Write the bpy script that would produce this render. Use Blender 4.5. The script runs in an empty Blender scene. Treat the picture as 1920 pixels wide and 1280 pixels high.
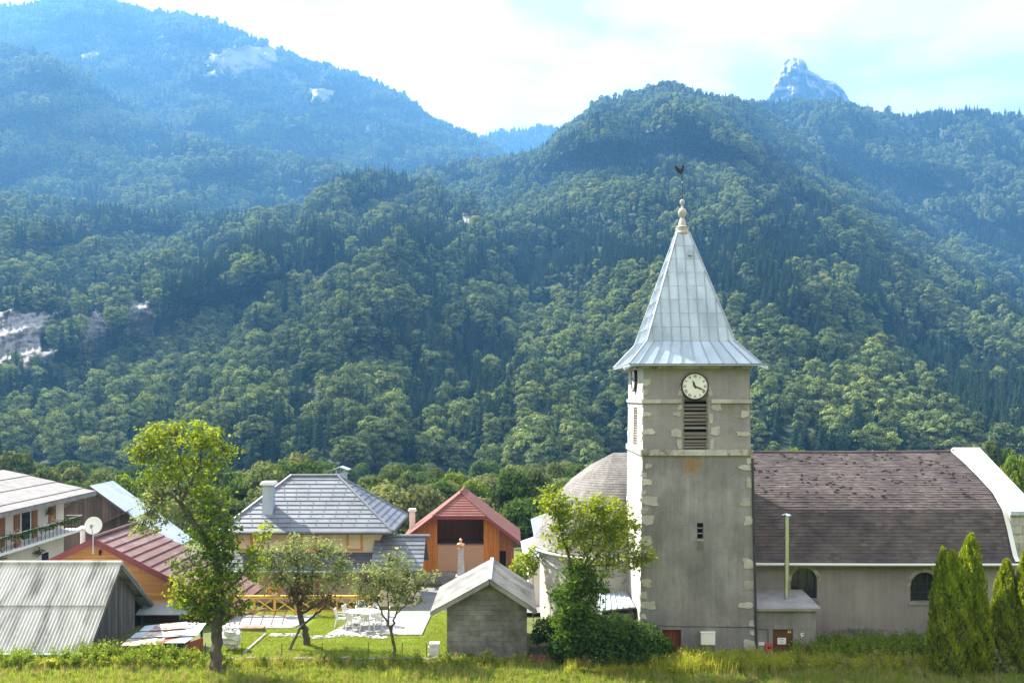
import bpy, bmesh, math, random
import numpy as np
from mathutils import Vector, Matrix

# ---------------------------------------------------------------- camera, sky, sun, exposure
S = bpy.context.scene
F, HZ, CZ = 1600.0, 742.0, 11.8            # focal length in photo pixels, horizon row, eye height
cam_d = bpy.data.cameras.new('camera')
cam = bpy.data.objects.new('camera', cam_d); S.collection.objects.link(cam)
cam.location = (0, 0, CZ); cam.rotation_euler = (math.radians(90), 0, 0)
cam_d.sensor_width = 36.0; cam_d.lens = 36.0 * F / 1920.0
cam_d.shift_y = (HZ - 640.0) / 1920.0
cam_d.clip_start = 0.5; cam_d.clip_end = 20000
S.camera = cam

SUN_EL, SUN_AZ = math.radians(43), math.radians(56)      # azimuth counted from +Y towards -X
SUN_DIR = Vector((-math.cos(SUN_EL) * math.sin(SUN_AZ), math.cos(SUN_EL) * math.cos(SUN_AZ), math.sin(SUN_EL)))
w = bpy.data.worlds.new('World'); S.world = w; w.use_nodes = True
nt = w.node_tree; nt.nodes.clear()
def wn(t): return nt.nodes.new(t)
out = wn('ShaderNodeOutputWorld'); bg = wn('ShaderNodeBackground')
sky = wn('ShaderNodeTexSky'); sky.sky_type = 'NISHITA'; sky.sun_disc = False
sky.sun_elevation = SUN_EL; sky.sun_rotation = -SUN_AZ
sky.air_density = 1.0; sky.dust_density = 1.5; sky.ozone_density = 1.0; sky.altitude = 700
tc = wn('ShaderNodeTexCoord'); mp = wn('ShaderNodeMapping')
mp.inputs['Scale'].default_value = (1.0, 1.0, 2.2); mp.inputs['Location'].default_value = (0.3, 0.75, 4.1)
nz = wn('ShaderNodeTexNoise'); nz.inputs['Scale'].default_value = 2.3; nz.inputs['Detail'].default_value = 6; nz.inputs['Roughness'].default_value = 0.52
nz.inputs['Distortion'].default_value = 0.4
cr = wn('ShaderNodeValToRGB'); cr.color_ramp.elements[0].position = 0.42; cr.color_ramp.elements[1].position = 0.68
cr.color_ramp.elements[0].color = (0, 0, 0, 1); cr.color_ramp.elements[1].color = (1, 1, 1, 1)
mixs = wn('ShaderNodeMix'); mixs.data_type = 'RGBA'
thin = wn('ShaderNodeMix'); thin.data_type = 'RGBA'; thin.inputs[0].default_value = 0.88
thin.inputs[7].default_value = (5.3, 5.2, 5.25, 1)        # thin high cloud veils the blue everywhere
mixs.inputs[7].default_value = (12.4, 12.3, 12.2, 1)     # sunlit cloud
nt.links.new(tc.outputs['Generated'], mp.inputs['Vector']); nt.links.new(mp.outputs[0], nz.inputs['Vector'])
nt.links.new(nz.outputs['Fac'], cr.inputs[0]); nt.links.new(cr.outputs[0], mixs.inputs[0])
nt.links.new(sky.outputs[0], thin.inputs[6]); nt.links.new(thin.outputs[2], mixs.inputs[6])
nt.links.new(mixs.outputs[2], bg.inputs['Color']); bg.inputs['Strength'].default_value = 0.054
nt.links.new(bg.outputs[0], out.inputs['Surface'])

sun_d = bpy.data.lights.new('sun', 'SUN'); sun_d.energy = 5.0; sun_d.angle = math.radians(0.6); sun_d.color = (1.0, 0.93, 0.80)
sun = bpy.data.objects.new('sun', sun_d); S.collection.objects.link(sun)
sun.rotation_euler = SUN_DIR.to_track_quat('Z', 'Y').to_euler(); sun.location = (-60, 60, 80)

S.view_settings.view_transform = 'Standard'; S.view_settings.look = 'None'
S.view_settings.gamma = 1.0; S.view_settings.exposure = 2.08
S.render.engine = 'CYCLES'
S.cycles.max_bounces = 5; S.cycles.diffuse_bounces = 3; S.cycles.glossy_bounces = 2; S.cycles.transmission_bounces = 4
S.cycles.transparent_max_bounces = 6; S.cycles.volume_bounces = 0; S.cycles.use_denoising = True
S.cycles.caustics_reflective = False; S.cycles.caustics_refractive = False
S.cycles.sample_clamp_indirect = 6.0

# ---------------------------------------------------------------- helpers
rng = np.random.default_rng(7); rnd = random.Random(11)
C = S.collection
def X(px, Y): return (px - 960.0) * Y / F
def Z(py, Y): return CZ - (py - HZ) * Y / F
def P(px, py, Y): return Vector((X(px, Y), Y, Z(py, Y)))

def link(name, me, mat=None, parent=None, loc=None):
    o = bpy.data.objects.new(name, me); C.objects.link(o)
    if mat is not None and me is not None:
        for m_ in (mat if isinstance(mat, (list, tuple)) else [mat]): me.materials.append(m_)
    if parent is not None: o.parent = parent
    if loc is not None: o.location = loc
    return o
def tag(o, label=None, cat=None, group=None, kind=None):
    if label: o['label'] = label
    if cat: o['category'] = cat
    if group: o['group'] = group
    if kind: o['kind'] = kind
    return o
def thing(name, label, cat, group=None):
    return tag(link(name, None), label, cat, group)
def copy_tree(o, parent=None):
    c = o.copy(); C.objects.link(c); c.parent = parent
    for ch in o.children: copy_tree(ch, c)
    return c

class MB:
    """collects faces; build() links them as one mesh object"""
    def __init__(s): s.v = []; s.f = []; s.t = []; s.m = []
    def add(s, vs, fs, tint=None, mi=0):
        n = len(s.v); s.v += [tuple(p) for p in vs]
        for f in fs:
            s.f.append(tuple(i + n for i in f)); s.t.append(0.5 if tint is None else tint); s.m.append(mi)
        return s
    def box(s, x0, x1, y0, y1, z0, z1, tint=None, mi=0):
        return s.add([(x0,y0,z0),(x1,y0,z0),(x1,y1,z0),(x0,y1,z0),(x0,y0,z1),(x1,y0,z1),(x1,y1,z1),(x0,y1,z1)],
                     [(0,3,2,1),(4,5,6,7),(0,1,5,4),(1,2,6,5),(2,3,7,6),(3,0,4,7)], tint, mi)
    def slab(s, quad, th, tint=None, mi=0, up=None):
        """a plate: quad is its outer face (3+ points, counter-clockwise seen from outside), th its thickness inwards"""
        q = [Vector(p) for p in quad]; n = len(q)
        nn = Vector((0,0,0))
        for i in range(n): nn += q[i].cross(q[(i+1) % n])
        nn.normalize()
        if up is not None and nn.dot(Vector(up)) < 0: q.reverse(); nn = -nn
        b = [p - nn * th for p in q]
        fs = [tuple(range(n)), tuple(range(2*n-1, n-1, -1))] + [(i, n+i, n+(i+1) % n, (i+1) % n) for i in range(n)]
        return s.add(q + b, fs, tint, mi)
    def beam(s, a, b, w_, h_, up=(0,0,1), tint=None):
        a = Vector(a); b = Vector(b); d = (b-a).normalized(); u = Vector(up)
        r = d.cross(u)
        if r.length < 1e-4: r = d.cross(Vector((1,0,0)))
        r.normalize(); u = r.cross(d)
        vs = []
        for p in (a, b):
            for sx, sy in ((-1,-1),(1,-1),(1,1),(-1,1)): vs.append(p + r*sx*w_/2 + u*sy*h_/2)
        return s.add(vs, [(0,1,2,3),(7,6,5,4),(0,4,5,1),(1,5,6,2),(2,6,7,3),(3,7,4,0)], tint)
    def tube(s, pts, rad, n=7, cap=True, tint=None, mi=0):
        pts = [Vector(p) for p in pts]; k = len(pts)
        if not hasattr(rad, '__len__'): rad = [rad]*k
        vs = []; ref = Vector((0.13, 0.97, 0.2))
        for i, p in enumerate(pts):
            d = (pts[min(i+1,k-1)] - pts[max(i-1,0)])
            if d.length < 1e-6: d = Vector((0,0,1))
            d.normalize(); a = d.cross(ref)
            if a.length < 1e-3: a = d.cross(Vector((1,0,0)))
            a.normalize(); b = d.cross(a)
            for j in range(n):
                t = 2*math.pi*j/n; vs.append(p + (a*math.cos(t) + b*math.sin(t))*rad[i])
        fs = [(i*n+j, i*n+(j+1)%n, (i+1)*n+(j+1)%n, (i+1)*n+j) for i in range(k-1) for j in range(n)]
        if cap: fs += [tuple(range(n-1,-1,-1)), tuple((k-1)*n+j for j in range(n))]
        return s.add(vs, fs, tint, mi)
    def lathe(s, prof, c, n=20, tint=None, mi=0, a0=0.0, a1=2*math.pi):
        """prof: (radius, z) rows; c: (x, y)"""
        full = abs(a1-a0-2*math.pi) < 1e-6; m = n if full else n+1; vs = []
        for r, z in prof:
            for j in range(m):
                t = a0 + (a1-a0)*j/n; vs.append((c[0]+r*math.cos(t), c[1]+r*math.sin(t), z))
        fs = []
        for i in range(len(prof)-1):
            for j in range(n):
                j2 = (j+1) % m; fs.append((i*m+j, i*m+j2, (i+1)*m+j2, (i+1)*m+j))
        return s.add(vs, fs, tint, mi)
    def prism(s, poly, fn, d0, d1, tint=None, mi=0):
        """poly: 2-D outline; fn(u, v, d) -> point"""
        n = len(poly); vs = [fn(u, v, d0) for u, v in poly] + [fn(u, v, d1) for u, v in poly]
        return s.add(vs, [tuple(range(n)), tuple(range(2*n-1, n-1, -1))] + [(i, n+i, n+(i+1)%n, (i+1)%n) for i in range(n)], tint, mi)
    def mesh(s, name, smooth=False):
        me = bpy.data.meshes.new(name); me.from_pydata(s.v, [], s.f)
        at = me.attributes.new('tint', 'FLOAT', 'FACE'); at.data.foreach_set('value', np.array(s.t, np.float32))
        me.polygons.foreach_set('material_index', np.array(s.m, np.int32))
        bm = bmesh.new(); bm.from_mesh(me); bmesh.ops.recalc_face_normals(bm, faces=bm.faces); bm.to_mesh(me); bm.free()
        if smooth: me.polygons.foreach_set('use_smooth', [True]*len(me.polygons))
        me.update(); return me
    def build(s, name, mat, parent=None, smooth=False, label=None, kind=None):
        o = link(name, s.mesh(name, smooth), mat, parent)
        if label: o['label'] = label
        if kind: o['kind'] = kind
        return o

def quads_mesh(name, Q, tint=None, extra=None):
    """Q: (N,4,3) array of separate quads; extra: an MB joined in with material slot 1"""
    N = len(Q); V = Q.reshape(-1, 3); faces = np.arange(N*4, dtype=np.int32)
    nv, nl, npoly = N*4, N*4, N
    me = bpy.data.meshes.new(name)
    ls = np.arange(N, dtype=np.int32)*4
    if tint is None: tint = np.full(N, 0.5)
    mi = np.zeros(N, np.int32)
    if extra is not None and extra.f:
        ev = np.array(extra.v, float); V = np.vstack([V, ev])
        lens = np.array([len(f) for f in extra.f]); idx = np.concatenate([np.array(f) for f in extra.f]) + nv
        ls = np.concatenate([ls, nl + np.concatenate([[0], np.cumsum(lens)[:-1]])])
        faces = np.concatenate([faces, idx]); mi = np.concatenate([mi, np.ones(len(lens), np.int32)])
        tint = np.concatenate([tint, np.array(extra.t)])
        nl += len(idx); npoly += len(lens); nv += len(ev)
    me.vertices.add(nv); me.vertices.foreach_set('co', V.astype(np.float32).ravel())
    me.loops.add(nl); me.loops.foreach_set('vertex_index', faces.astype(np.int32))
    me.polygons.add(npoly); me.polygons.foreach_set('loop_start', ls.astype(np.int32))
    me.polygons.foreach_set('material_index', mi)
    at = me.attributes.new('tint', 'FLOAT', 'FACE'); at.data.foreach_set('value', tint.astype(np.float32))
    me.update(); me.validate(); return me

def leaf_quads(c, n, size, r, aspect=0.62, jit=0.6, var=0.35):
    """diamond leaves at points c (N,3), faces turned along n (N,3) with jitter"""
    N = len(c); n = n + r.normal(0, jit, (N, 3)); n /= np.linalg.norm(n, axis=1, keepdims=True) + 1e-9
    a = r.normal(0, 1, (N, 3)); a -= n*np.sum(a*n, 1, keepdims=True); a /= np.linalg.norm(a, axis=1, keepdims=True) + 1e-9
    b = np.cross(n, a); s = (size*np.exp(r.normal(0, var, N)))[:, None]
    bend = n*s*0.18
    return np.stack([c - a*s, c - b*s*aspect + bend, c + a*s, c + b*s*aspect + bend], 1)

# numpy gradient noise
_perm = rng.permutation(512); _grad = rng.uniform(0, 2*math.pi, 512)
def perlin(x, y):
    xi = np.floor(x).astype(int); yi = np.floor(y).astype(int); xf = x-xi; yf = y-yi
    def g(ix, iy, fx, fy):
        a = _grad[(_perm[(ix % 512)] + iy) % 512]; return np.cos(a)*fx + np.sin(a)*fy
    u = xf*xf*xf*(xf*(xf*6-15)+10); v = yf*yf*yf*(yf*(yf*6-15)+10)
    n0 = g(xi, yi, xf, yf)*(1-u) + g(xi+1, yi, xf-1, yf)*u
    n1 = g(xi, yi+1, xf, yf-1)*(1-u) + g(xi+1, yi+1, xf-1, yf-1)*u
    return (n0*(1-v) + n1*v)*1.5
def fbm(x, y, o=4, gain=0.5):
    r = 0; a = 1
    for i in range(o): r = r + a*perlin(x*2**i + 17.3*i, y*2**i - 9.1*i); a *= gain
    return r

# ---------------------------------------------------------------- materials
def nodes(name):
    m = bpy.data.materials.new(name); m.use_nodes = True; t = m.node_tree; t.nodes.clear()
    return m, t, t.nodes.new, t.links.new
def pmat(name, c1, c2, scale=1.0, rough=0.8, stretch=(1,1,1), c3=None, scale3=0.25, th3=(0.5,0.7), per=0.0, bump=0.0, bscale=12.0,
         metal=0.0, tint=0.0, spec=0.3, detail=6, fine=0.0, streak=0.0):
    """principled: world-space noise from c1 to c2, patches of c3, value jitter per object (per) and per face attribute (tint)"""
    m, t, N, L = nodes(name)
    o = N('ShaderNodeOutputMaterial'); p = N('ShaderNodeBsdfPrincipled'); L(p.outputs[0], o.inputs[0])
    p.inputs['Roughness'].default_value = rough; p.inputs['Metallic'].default_value = metal
    p.inputs['Specular IOR Level'].default_value = spec
    g = N('ShaderNodeNewGeometry'); mp = N('ShaderNodeMapping'); mp.inputs['Scale'].default_value = stretch; L(g.outputs['Position'], mp.inputs[0])
    n1 = N('ShaderNodeTexNoise'); n1.inputs['Scale'].default_value = scale; n1.inputs['Detail'].default_value = detail; n1.inputs['Roughness'].default_value = 0.62
    L(mp.outputs[0], n1.inputs[0])
    r1 = N('ShaderNodeValToRGB'); r1.color_ramp.elements[0].position = 0.32; r1.color_ramp.elements[1].position = 0.68
    r1.color_ramp.elements[0].color = (*c1, 1); r1.color_ramp.elements[1].color = (*c2, 1); L(n1.outputs['Fac'], r1.inputs[0])
    col = r1.outputs[0]
    if c3 is not None:
        n3 = N('ShaderNodeTexNoise'); n3.inputs['Scale'].default_value = scale3; n3.inputs['Detail'].default_value = 7; n3.inputs['Roughness'].default_value = 0.65
        mp3 = N('ShaderNodeMapping'); mp3.inputs['Scale'].default_value = stretch; mp3.inputs['Location'].default_value = (7.7, 3.1, 5.9)
        L(g.outputs['Position'], mp3.inputs[0]); L(mp3.outputs[0], n3.inputs[0])
        r3 = N('ShaderNodeMapRange'); r3.inputs[1].default_value = th3[0]; r3.inputs[2].default_value = th3[1]; L(n3.outputs['Fac'], r3.inputs[0])
        mx = N('ShaderNodeMix'); mx.data_type = 'RGBA'; mx.inputs[7].default_value = (*c3, 1); L(r3.outputs[0], mx.inputs[0]); L(col, mx.inputs[6]); col = mx.outputs[2]
    def vary(src, amt, col):
        mr = N('ShaderNodeMapRange'); mr.inputs[3].default_value = 1-amt; mr.inputs[4].default_value = 1+amt; L(src, mr.inputs[0])
        vm = N('ShaderNodeVectorMath'); vm.operation = 'SCALE'; L(col, vm.inputs[0]); L(mr.outputs[0], vm.inputs['Scale']); return vm.outputs[0]
    if per: oi = N('ShaderNodeObjectInfo'); col = vary(oi.outputs['Random'], per, col)
    if tint: at = N('ShaderNodeAttribute'); at.attribute_name = 'tint'; col = vary(at.outputs['Fac'], tint, col)
    if fine:
        nf = N('ShaderNodeTexNoise'); nf.inputs['Scale'].default_value = 30; nf.inputs['Detail'].default_value = 3; L(g.outputs['Position'], nf.inputs[0]); col = vary(nf.outputs['Fac'], fine, col)
    if streak:
        ms = N('ShaderNodeMapping'); ms.inputs['Scale'].default_value = (2.6, 2.6, .16); L(g.outputs['Position'], ms.inputs[0])
        ns = N('ShaderNodeTexNoise'); ns.inputs['Scale'].default_value = 1.5; ns.inputs['Detail'].default_value = 7; ns.inputs['Roughness'].default_value = .7; L(ms.outputs[0], ns.inputs[0]); col = vary(ns.outputs['Fac'], streak, col)
    L(col, p.inputs['Base Color'])
    if bump:
        nb = N('ShaderNodeTexNoise'); nb.inputs['Scale'].default_value = bscale; nb.inputs['Detail'].default_value = 4; L(mp.outputs[0], nb.inputs[0])
        b = N('ShaderNodeBump'); b.inputs['Strength'].default_value = bump; b.inputs['Distance'].default_value = 0.05; L(nb.outputs['Fac'], b.inputs['Height']); L(b.outputs[0], p.inputs['Normal'])
    return m
def leafmat(name, dark, light, yellow=None, trans=0.42, obj=0.0, patch=0.0, tcol=1.35):
    """leaf: diffuse + translucent; colour runs dark to light with the face tint, some trees (object random) towards yellow"""
    m, t, N, L = nodes(name)
    o = N('ShaderNodeOutputMaterial'); at = N('ShaderNodeAttribute'); at.attribute_name = 'tint'
    r = N('ShaderNodeValToRGB'); r.color_ramp.elements[0].color = (*dark, 1); r.color_ramp.elements[1].color = (*light, 1); L(at.outputs['Fac'], r.inputs[0])
    col = r.outputs[0]
    if obj:
        oi = N('ShaderNodeObjectInfo'); fac = oi.outputs['Random']
        if patch:
            n = N('ShaderNodeTexNoise'); n.inputs['Scale'].default_value = patch; n.inputs['Detail'].default_value = 3; L(oi.outputs['Location'], n.inputs[0])
            a = N('ShaderNodeMath'); a.operation = 'MULTIPLY_ADD'; a.inputs[1].default_value = 1.6; a.inputs[2].default_value = -0.55; L(n.outputs['Fac'], a.inputs[0])
            b = N('ShaderNodeMath'); b.operation = 'MULTIPLY_ADD'; b.inputs[1].default_value = 0.55; L(fac, b.inputs[0]); L(a.outputs[0], b.inputs[2]); b.use_clamp = True; fac = b.outputs[0]
        ramp = N('ShaderNodeValToRGB'); e = ramp.color_ramp.elements
        e[0].position = 0.0; e[0].color = (1-obj, 1-obj*0.9, 1-obj*0.7, 1); e[1].position = 0.72; e[1].color = (1+obj*0.55, 1+obj*0.5, 1+obj*0.25, 1)
        if yellow: y = e.new(1.0); y.color = (*yellow, 1)
        L(fac, ramp.inputs[0])
        mx = N('ShaderNodeMix'); mx.data_type = 'RGBA'; mx.blend_type = 'MULTIPLY'; mx.inputs[0].default_value = 1; L(col, mx.inputs[6]); L(ramp.outputs[0], mx.inputs[7]); col = mx.outputs[2]
    d = N('ShaderNodeBsdfDiffuse'); tr = N('ShaderNodeBsdfTranslucent'); mx2 = N('ShaderNodeMixShader'); mx2.inputs[0].default_value = trans
    sc = N('ShaderNodeVectorMath'); sc.operation = 'MULTIPLY'; sc.inputs[1].default_value = (tcol*1.1, tcol, tcol*0.55); L(col, sc.inputs[0])
    L(col, d.inputs[0]); L(sc.outputs[0], tr.inputs[0]); L(d.outputs[0], mx2.inputs[1]); L(tr.outputs[0], mx2.inputs[2]); L(mx2.outputs[0], o.inputs[0])
    return m

M = {}
M['ground'] = pmat('meadow_ground', (.085,.11,.028), (.13,.155,.045), 0.6, 1.0, c3=(.13,.13,.05), th3=(.52,.7))
M['forest_floor'] = pmat('forest_floor', (.012,.024,.010), (.03,.05,.018), 0.02, 1.0)
M['bark'] = pmat('bark', (.05,.042,.033), (.13,.11,.09), 3.0, 0.95, stretch=(1,1,.25), bump=.8, bscale=14)
M['bark_pale'] = pmat('bark_pale', (.12,.10,.08), (.25,.22,.18), 3.0, 0.95, stretch=(1,1,.25), bump=.8, bscale=14)
M['leaf_wood'] = leafmat('leaf_wood', (.036,.066,.024), (.245,.305,.125), (1.4,1.25,.85), trans=.24, obj=.62, patch=.012)
M['leaf_conifer'] = leafmat('leaf_conifer', (.012,.028,.018), (.034,.062,.036), trans=.12, obj=.35, patch=.02)

def rockmat(name='limestone', lo=(.17,.155,.145), hi=(.36,.335,.31)):
    m, t, N, L = nodes(name)
    o = N('ShaderNodeOutputMaterial'); p = N('ShaderNodeBsdfPrincipled'); p.inputs['Roughness'].default_value = .95; L(p.outputs[0], o.inputs[0])
    g = N('ShaderNodeNewGeometry'); mp = N('ShaderNodeMapping'); mp.inputs['Scale'].default_value = (.16,.16,.30); L(g.outputs['Position'], mp.inputs[0])
    n = N('ShaderNodeTexNoise'); n.inputs['Scale'].default_value = 1.6; n.inputs['Detail'].default_value = 9; n.inputs['Roughness'].default_value = .7; L(mp.outputs[0], n.inputs[0])
    r = N('ShaderNodeValToRGB'); r.color_ramp.elements[0].position = .38; r.color_ramp.elements[1].position = .56
    r.color_ramp.elements[0].color = (*lo, 1); r.color_ramp.elements[1].color = (*hi, 1); L(n.outputs['Fac'], r.inputs[0])
    at = N('ShaderNodeAttribute'); at.attribute_name = 'rock'
    f = N('ShaderNodeTexNoise'); f.inputs['Scale'].default_value = .03; f.inputs['Detail'].default_value = 4; L(g.outputs['Position'], f.inputs[0])
    r2 = N('ShaderNodeValToRGB'); r2.color_ramp.elements[0].color = (.012,.024,.010,1); r2.color_ramp.elements[1].color = (.035,.055,.02,1); L(f.outputs['Fac'], r2.inputs[0])
    e_ = N('ShaderNodeTexNoise'); e_.inputs['Scale'].default_value = .09; e_.inputs['Detail'].default_value = 8; L(g.outputs['Position'], e_.inputs[0])
    a1 = N('ShaderNodeMath'); a1.operation = 'MULTIPLY_ADD'; a1.inputs[1].default_value = 1.3; L(e_.outputs['Fac'], a1.inputs[0]); L(at.outputs['Fac'], a1.inputs[2])
    mr = N('ShaderNodeMapRange'); mr.inputs[1].default_value = 1.22; mr.inputs[2].default_value = 1.34; L(a1.outputs[0], mr.inputs[0])
    mx = N('ShaderNodeMix'); mx.data_type = 'RGBA'; L(mr.outputs[0], mx.inputs[0]); L(r2.outputs[0], mx.inputs[6]); L(r.outputs[0], mx.inputs[7]); L(mx.outputs[2], p.inputs['Base Color'])
    b = N('ShaderNodeBump'); b.inputs['Strength'].default_value = .5; b.inputs['Distance'].default_value = 3.0; L(n.outputs['Fac'], b.inputs['Height']); L(b.outputs[0], p.inputs['Normal'])
    return m
M['slope'] = rockmat(); M['peak'] = rockmat('peak_rock', (.10,.097,.10), (.25,.24,.235))

# ---------------------------------------------------------------- ground sheet
def gz(x, y):
    x = np.asarray(x, float); y = np.asarray(y, float)
    near = 10.0*np.clip(1-np.maximum(y, -40)/34.0, 0, 3)**1.6
    drop = -0.9*np.clip((y-46.3)/2.5, 0, 1)
    far = -np.clip((y-52)/235.0, 0, 1)*18.5
    return near + drop + far
ys = np.concatenate([np.arange(-60, 34, 2.0), np.arange(34, 60, 0.8), np.arange(60, 320, 8.0), np.arange(320, 3500, 160.0)])
xs = np.concatenate([np.arange(-3400, -200, 200.0), np.arange(-200, 200, 4.0), np.arange(200, 3401, 200.0)])
gx, gy = np.meshgrid(xs, ys); gzz = gz(gx, gy) + 0.03*fbm(gx*.35, gy*.35, 3)*(gy < 36)
nx, ny = len(xs), len(ys)
me = bpy.data.meshes.new('ground')
me.from_pydata(np.stack([gx, gy, gzz], -1).reshape(-1, 3).tolist(), [], [(j*nx+i, j*nx+i+1, (j+1)*nx+i+1, (j+1)*nx+i) for j in range(ny-1) for i in range(nx-1)])
me.polygons.foreach_set('use_smooth', [True]*len(me.polygons))
tag(link('ground', me, M['ground']), kind='structure')

# ---------------------------------------------------------------- forest tree kinds
def broadleaf(name, h, r, lobes, per, size, seed, lo=0.18, trunk=True):
    q = np.random.default_rng(seed); cs = []; ns = []; ts = []
    for k in range(lobes):
        a = q.uniform(0, 2*math.pi) if k % 3 else k*2.4; t = -1 + 1.92*((k+.5)/lobes)
        rr = r*math.sqrt(max(0.04, 1-abs(t)**2.0))*q.uniform(.42, .78)
        c = np.array([math.cos(a)*rr, math.sin(a)*rr, h*(0.50 + 0.36*t)])
        lr = r*q.uniform(.28, .46)
        d = q.normal(0, 1, (per, 3)); d[:, 2] = np.abs(d[:, 2])*0.9 + d[:, 2]*0.25; d /= np.linalg.norm(d, axis=1, keepdims=True)
        rad = lr*q.uniform(.72, 1.06, (per, 1)); rad *= 1 + .16*np.sin(d[:, :1]*7 + k)*np.cos(d[:, 1:2]*6)
        cs.append(c + d*rad*np.array([1, 1, .82])); ns.append(d); ts.append(np.clip(q.normal(.5, .2) + q.normal(0, .22, per), 0, 1))
    c = np.vstack(cs); n = np.vstack(ns); Q = leaf_quads(c, n, size, q, aspect=.75, jit=.28)
    tr = MB()
    if trunk:
        tr.tube([(0,0,-1.5),(0.1,0,h*.3),(.2,.1,h*.75)], [h*.022, h*.017, h*.005], 6)
    return Q, np.concatenate(ts), tr
def conifer(name, h, r, tiers, per, size, seed):
    q = np.random.default_rng(seed); Qs = []; ts = []
    for k in range(tiers):
        f = k/(tiers-1); z = h*(.10 + .88*f); rr = r*(1-f)**.85 + .25; m = max(4, int(per*(1-f*.75)))
        for j in range(m):
            a = 2*math.pi*(j+q.uniform(-.4, .4))/m + k*.7; L = rr*q.uniform(.7, 1.12)
            d = np.array([math.cos(a), math.sin(a), 0]); sd = np.array([-d[1], d[0], 0]); nseg = max(2, int(L/1.0))
            for s_ in range(nseg):
                f0, f1 = s_/nseg, (s_+1)/nseg; w0 = size*(1.15-f0)*q.uniform(.7, 1.2); w1 = size*(1.15-f1)*.7
                p0 = d*L*f0 + np.array([0,0,z - .35*L*f0**1.4]); p1 = d*L*f1*1.06 + np.array([0,0,z - .35*L*f1**1.4 - .12*q.uniform(0, 1)])
                dz = np.array([0,0,-.25*size])
                Qs.append([p0 - sd*w0 + dz, p1 - sd*w1 + dz, p1, p0]); Qs.append([p0, p1, p1 + sd*w1 + dz, p0 + sd*w0 + dz])
                t_ = np.clip(q.normal(.3 + .4*f1, .18), 0, 1); ts += [t_, t_]
    tr = MB(); tr.tube([(0,0,-1.5),(0,0,h*.5),(0,0,h*.99)], [h*.014, h*.009, h*.002], 5)
    return np.array(Qs), np.array(ts), tr
protos = bpy.data.collections.new('tree_kinds'); KB, KC = 7, 5; PM = []
for k in range(KB):
    h = [15, 13, 17, 12, 16, 19, 11][k]; r = [5.6, 5.2, 5.6, 5.0, 4.4, 5.0, 4.8][k]
    Q, t_, tr = broadleaf('b', h, r, [28, 25, 30, 24, 27, 32, 23][k], 150, .30, 100+k)
    PM.append(quads_mesh('broadleaf_tree', Q, t_, tr))
for k in range(KC):
    Q, t_, tr = conifer('c', [24, 21, 27, 19, 23][k], [3.9, 3.5, 4.0, 3.7, 3.2][k], [22, 20, 24, 18, 21][k], 13, .95, 200+k)
    PM.append(quads_mesh('spruce_tree', Q, t_, tr))
for k, me in enumerate(PM):
    me.materials.append(M['leaf_wood'] if k < KB else M['leaf_conifer']); me.materials.append(M['bark'])
    o = bpy.data.objects.new('kind_%02d' % k, me); protos.objects.link(o)

def scatter_group(coll):
    g = bpy.data.node_groups.new('scatter', 'GeometryNodeTree')
    g.interface.new_socket('Geometry', in_out='INPUT', socket_type='NodeSocketGeometry'); g.interface.new_socket('Geometry', in_out='OUTPUT', socket_type='NodeSocketGeometry')
    N, L = g.nodes.new, g.links.new
    i = N('NodeGroupInput'); o = N('NodeGroupOutput'); ins = N('GeometryNodeInstanceOnPoints'); ci = N('GeometryNodeCollectionInfo')
    ci.inputs['Collection'].default_value = coll; ci.inputs['Separate Children'].default_value = True; ci.inputs['Reset Children'].default_value = True
    def attr(n, ty):
        a = N('GeometryNodeInputNamedAttribute'); a.data_type = ty; a.inputs['Name'].default_value = n; return a.outputs['Attribute']
    ins.inputs['Pick Instance'].default_value = True
    L(i.outputs[0], ins.inputs['Points']); L(ci.outputs[0], ins.inputs['Instance']); L(attr('idx', 'INT'), ins.inputs['Instance Index'])
    L(attr('rot', 'FLOAT_VECTOR'), ins.inputs['Rotation']); L(attr('scl', 'FLOAT_VECTOR'), ins.inputs['Scale']); L(ins.outputs[0], o.inputs[0])
    return g
def scatter(name, pts, idx, rot, scl, group, label, cat):
    me = bpy.data.meshes.new(name); me.vertices.add(len(pts)); me.vertices.foreach_set('co', pts.astype(np.float32).ravel())
    a = me.attributes.new('idx', 'INT', 'POINT'); a.data.foreach_set('value', idx.astype(np.int32))
    a = me.attributes.new('rot', 'FLOAT_VECTOR', 'POINT'); a.data.foreach_set('vector', rot.astype(np.float32).ravel())
    a = me.attributes.new('scl', 'FLOAT_VECTOR', 'POINT'); a.data.foreach_set('vector', scl.astype(np.float32).ravel())
    o = tag(link(name, me), label, cat, kind='stuff'); md = o.modifiers.new('scatter', 'NODES'); md.node_group = group
    return o
G_FOREST = scatter_group(protos)

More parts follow.
